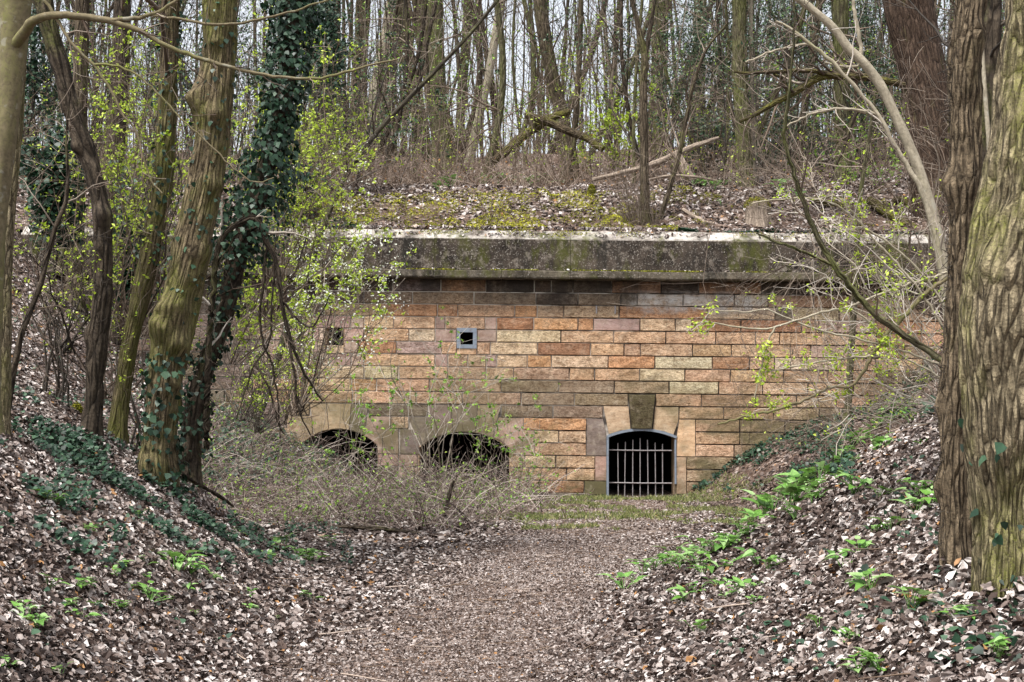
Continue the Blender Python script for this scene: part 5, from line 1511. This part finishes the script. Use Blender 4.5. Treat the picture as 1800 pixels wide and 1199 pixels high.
shrub('bare_shrub', 'fine grey twigs webbing the space left of the burred tree', P(190, 700, 16.0), tips_px(fan(20, 330, 60, 600, 26), 15.6, .8), .009, 'twig_brown', 'spring', 1200, .03, 9, 4, .28)
shrub('bare_shrub', 'fine dark twigs between ivy-clad stem and open hatch', P(430, 740, 19.5), tips_px(fan(350, 560, 430, 700, 20), 19.5, .8), .008, 'twig_dark', 'spring', 800, .032, 9, 4, .28)
shrub('bare_shrub', 'pale whippy twigs springing left from behind the ridged right tree', P(1692, 720, 10.6), tips_px(fan(1340, 1650, 340, 720, 26), 10.6, .35), .0055, 'twig_pale', 'spring', 300, .022, 6, 3, .22, 0, .10)
shrub('bare_shrub', 'dark briar twigs spilling down the bank below the dead limb', P(1600, 690, 17.5), tips_px(fan(1360, 1640, 560, 780, 22), 18.0, .6), .006, 'twig_brown', 'spring', 160, .03, 8, 4, .3)

# evergreens and ivy masses
def evergreen(label, cx, cy, wpx, hpx, Y, n, size=.09, mat='evergreen', name='evergreen_bush'):
    gx = P(cx, cy, Y)[0]
    gz = float(hgt(gx, Y))
    root = thing(name, (gx, Y, gz), label, 'bush')
    rx, rz = wpx / F * Y / 2, hpx / F * Y / 2
    c = np.array(P(cx, cy, Y))
    nb = 26
    ns_ = 9
    o = rng.normal(0, 1, (nb, 3)); o = unit(o) * rng.random((nb, 1)) ** .5
    bc = c + o * np.array([rx, rx * .7, rz])
    st = np.tile([gx, Y, gz], (nb, 1)) + rng.normal(0, .1, (nb, 3)) * np.array([1, 1, 0])
    t = np.linspace(0, 1, 7)[None, :, None]
    A = st[:, None] * (1 - t) + bc[:, None] * t + np.concatenate([np.zeros((nb, 1, 3)), rng.normal(0, .07, (nb, 6, 3))], 1)
    g = Geo()
    tubes(A[:ns_], np.linspace(.018, .004, 7)[None].repeat(ns_, 0), 5, g)
    g.build('stems', M['twig_dark'], root)['kind'] = 'stuff'
    n = int(n * (1.0 if mat == 'ivy' else 1.7))
    k = rng.integers(0, nb, n)
    q = bc[k] + rng.normal(0, 1, (n, 3)) * np.array([rx * .27, rx * .22, rz * .2])
    l = Geo()
    leaves(l, q, (0, -.5, .8), size * rng.uniform(.5, 1.3, n), IVY if mat == 'ivy' else DIA, .6)
    l.build('foliage', M[mat], root)
evergreen('dense ivy bush between smooth trunk and crooked tree', 95, 320, 110, 200, 17.5, 4200, .075, 'ivy')
evergreen('ivy mass behind the gap of crooked and burred trees', 232, 430, 90, 230, 17.5, 4200, .072, 'ivy')
evergreen('hanging ivy mass at the top beside the ivy-clad stem', 560, 60, 120, 170, 33.0, 3600, .09, 'ivy')
evergreen('ivy bush on the rampart edge beside the leaning black stem', 525, 330, 70, 150, 31.9, 1900, .09, 'ivy')
evergreen('dark holly behind the forked stem and doorway', 1215, 110, 130, 220, 46, 3000, .11)
evergreen('dark holly left of the mossy trunk above the stump', 1250, 240, 120, 120, 42, 2200, .10)
evergreen('wide evergreen bush behind the stump trunk', 1385, 230, 170, 170, 42, 3200, .10)
evergreen('evergreen crown at the top right of centre', 1370, 60, 150, 140, 48, 2500, .11)
evergreen('evergreen behind the greenish right trunk', 1530, 180, 130, 240, 44, 3000, .10)
evergreen('sparse evergreen at the top beside the big dark trunk', 1510, 30, 120, 110, 46, 1500, .10)
evergreen('evergreen sprig behind the ivy-grown rampart trunk', 575, 130, 70, 180, 40, 1500, .10)
evergreen('dim ivy-grown bush at far left behind the trunks', 60, 120, 120, 200, 34, 2000, .11, 'ivy')
evergreen('dark bush in the gap of the furrowed trees', 1745, 250, 70, 420, 14, 1500, .06)

# ------------------------------------------------------------------ broad-leaved plants, one object each
def arrow_leaf(L, W, bend):
    """arrow-shaped leaf blade along +y, folded on the midrib: (verts, tris)"""
    y = np.array([-.12, 0, .22, .5, .78, 1.0]) * L
    wd = np.array([.62, .95, 1.0, .74, .36, 0]) * W / 2
    z = -bend * (np.maximum(y, 0) / L) ** 2 * L
    v = []
    for k in range(6):
        yy = y[k] if k else 0.0
        v += [(-wd[k], y[k], z[k] + .28 * wd[k]), (0, yy, z[k]), (wd[k], y[k], z[k] + .28 * wd[k])]
    f = []
    for k in range(5):
        a = 3 * k
        f += [(a, a + 1, a + 4, a + 3), (a + 1, a + 2, a + 5, a + 4)]
    return np.array(v), np.array(f)
PM = []
for vtn in range(7):
    lv = []
    for _ in range(int(rng.integers(6, 12))):
        az = rng.uniform(0, 2 * PI); tilt = rng.uniform(.1, .9); hh = rng.uniform(.05, .15); rr = rng.uniform(.02, .14)
        L = rng.uniform(.08, .16)
        v, f = arrow_leaf(L, L * rng.uniform(.55, .75), rng.uniform(.1, .5))
        ca, sa = math.cos(az), math.sin(az)
        ct, st_ = math.cos(tilt), math.sin(tilt)
        x, y, z = v[:, 0], v[:, 1] * ct - v[:, 2] * st_, v[:, 1] * st_ * .6 + v[:, 2] * ct
        b = np.array([ca * rr, sa * rr, hh])
        w3 = np.stack([x * -sa + y * ca, x * ca + y * sa, z], -1) + b
        lv.append((w3, f, rng.random(), np.array([[0, 0, -.02], b * .5 + [0, 0, .01], b])))
    PM.append(lv)
def plant(p, s, label, group, first={}):
    k = int(rng.integers(0, len(PM)))
    root = thing('arum_plant', p, label, 'plant', group)
    near = p[1] < 18.5                       # far clumps are too small to pick their leaves apart
    key = (k, near)
    if key not in first:
        keep = root.location.copy()
        root.location = (0, 0, 0)
        if near:
            for w3, f, rn, stk in PM[k]:
                o = Geo().add(w3, f, rn).build('leaf', M['arum'], root)
                g = Geo(); tubes(stk, np.array([.004, .0035, .003]), 4, g)
                g.build('stalk', M['arum'], o)
        else:
            g = Geo()
            for w3, f, rn, stk in PM[k]:
                g.add(w3, f, rn); tubes(stk, np.array([.004, .0035, .003]), 4, g)
            g.build('leaf_cluster', M['arum'], root)['kind'] = 'stuff'
        root.location = keep
        first[key] = list(root.children)
    else:
        for src in first[key]:
            c = src.copy(); COL.objects.link(c); c.parent = root
            for sb in src.children:
                d = sb.copy(); COL.objects.link(d); d.parent = c
    nrm = normals(np.array([p[0]]), np.array([p[1]]))[0]
    root.rotation_euler = (-nrm[1] * .5, nrm[0] * .5, rng.uniform(0, 2 * PI))
    root.scale = (s, s, s)
ORD = 'first second third fourth fifth sixth seventh eighth ninth tenth eleventh twelfth thirteenth fourteenth fifteenth sixteenth seventeenth eighteenth nineteenth twentieth'.split()
ORD += ['twenty-' + o for o in ORD[:9]] + ['thirtieth'] + ['thirty-' + o for o in ORD[:9]] + ['fortieth'] + ['forty-' + o for o in ORD[:9]]
def plants(lst, label0, group, s=1.0):
    for k, (x, y) in enumerate(sorted(lst)):
        label = label0 + (f', {ORD[k]} from the left' if len(lst) > 1 else '')
        p = on_ground(x, y)
        plant(p, s * rng.uniform(.6, 1.3), label, group)
crest = [(1185, 992), (1208, 982), (1232, 972), (1252, 975), (1268, 955), (1292, 955), (1312, 945), (1326, 925), (1342, 912), (1346, 890), (1360, 900), (1386, 900), (1402, 890), (1416, 850), (1440, 848), (1456, 830), (1470, 812), (1488, 795), (1482, 803), (1545, 748), (1560, 738), (1574, 732), (1530, 760), (1400, 868), (1430, 862), (1300, 932), (1220, 995), (1196, 1004), (1280, 968), (1370, 880), (1424, 842), (1448, 836), (1464, 822), (1478, 806), (1500, 786), (1512, 776), (1522, 768), (1536, 756), (1552, 744), (1584, 726), (1600, 716), (1508, 780)]
plants(crest, 'bright arum clump in the row along the right bank crest', 'arum clumps along the bank crest', 1.2)
rs = np.random.default_rng(3)
plants([(int(x + rs.normal(0, 9)), int(y + 14 + abs(rs.normal(0, 22)))) for x, y in crest[::2]], 'small arum just below the crest row on the right bank', 'small arum below the crest row', .75)
plants([(1130, 1010), (1112, 1024), (1096, 1038), (1150, 1002), (1166, 998)], 'arum clump at the foot of the right bank beside the path', 'arum clumps beside the path', .9)
plants([(1525, 860), (1502, 872), (1545, 880)], 'arum clump in the middle of the right leaf bank', 'arum clumps mid right bank', .9)
plants([(1620, 876), (1640, 890), (1612, 905), (1632, 870)], 'arum clump close left of the ridged right tree', 'arum clumps by the ridged tree', .8)
plants([(1540, 942), (1562, 938), (1510, 975), (1350, 1008), (1302, 1046), (1330, 1036), (1282, 1056), (1262, 1036), (1222, 1046), (1226, 1116), (1322, 1066), (1440, 1112), (1600, 1080), (1512, 1046), (1532, 1046), (1622, 785), (1480, 1000)], 'small green arum among dead leaves low on the right bank', 'scattered arum on the right bank', .6)
plants([(1480, 1136), (1496, 1128)], 'arum clump left below the thick mossy tree', 'arum pair on the right bank', .6)
plants([(1682, 1098), (1702, 1094)], 'small arum at the very foot of the thick mossy tree', 'arum at the mossy tree foot', .5)
plants([(1742, 1156), (1770, 1150), (1756, 1168)], 'arum clump in the bottom right corner', 'arum in the right corner', .6)
plants([(1525, 1170), (1510, 1192), (1550, 1194), (1538, 1182)], 'large arum clump at the bottom edge right of centre', 'arum at the bottom edge', .7)
plants([(92, 890), (80, 884)], 'yellow-green arum clump on the left bank below the tree roots', 'arum on the upper left bank', .8)
plants([(320, 1008), (308, 1004), (334, 1010)], 'vivid green arum clump at the left bank\'s middle', 'arum mid left bank', .8)
plants([(236, 1040), (256, 1050), (264, 1060)], 'arum clump left below the vivid green one', 'arum lower left bank', .6)
plants([(540, 988), (524, 984), (490, 972), (552, 990), (580, 955), (500, 960)], 'small arum at the left bank foot before the brambles', 'arum by the brambles', .9)
plants([(50, 1095), (70, 1112), (30, 1084), (60, 1104), (42, 1076)], 'arum cluster near the left edge low on the bank', 'arum at the left edge', .6)
plants([(int(rs.uniform(60, 560)), int(rs.uniform(900, 1100))) for _ in range(24)], 'tiny arum sprout among dead leaves on the left bank', 'tiny arum sprouts on the left bank', .45)
plants([(18, 1185), (6, 1178), (106, 1192)], 'arum leaves in the bottom left corner', 'arum in the left corner', .5)
plants([(770, 336), (790, 330), (852, 326), (876, 324), (904, 322), (930, 326), (962, 324), (985, 326), (945, 320)], 'green arum along the rampart crest behind the moss', 'arum on the rampart crest', 1.7)
plants([(1218, 326), (1256, 334), (1274, 326), (1268, 362), (1240, 330), (1400, 345), (1370, 336)], 'green arum on the rampart left of and around the stump', 'arum near the stump', 1.5)
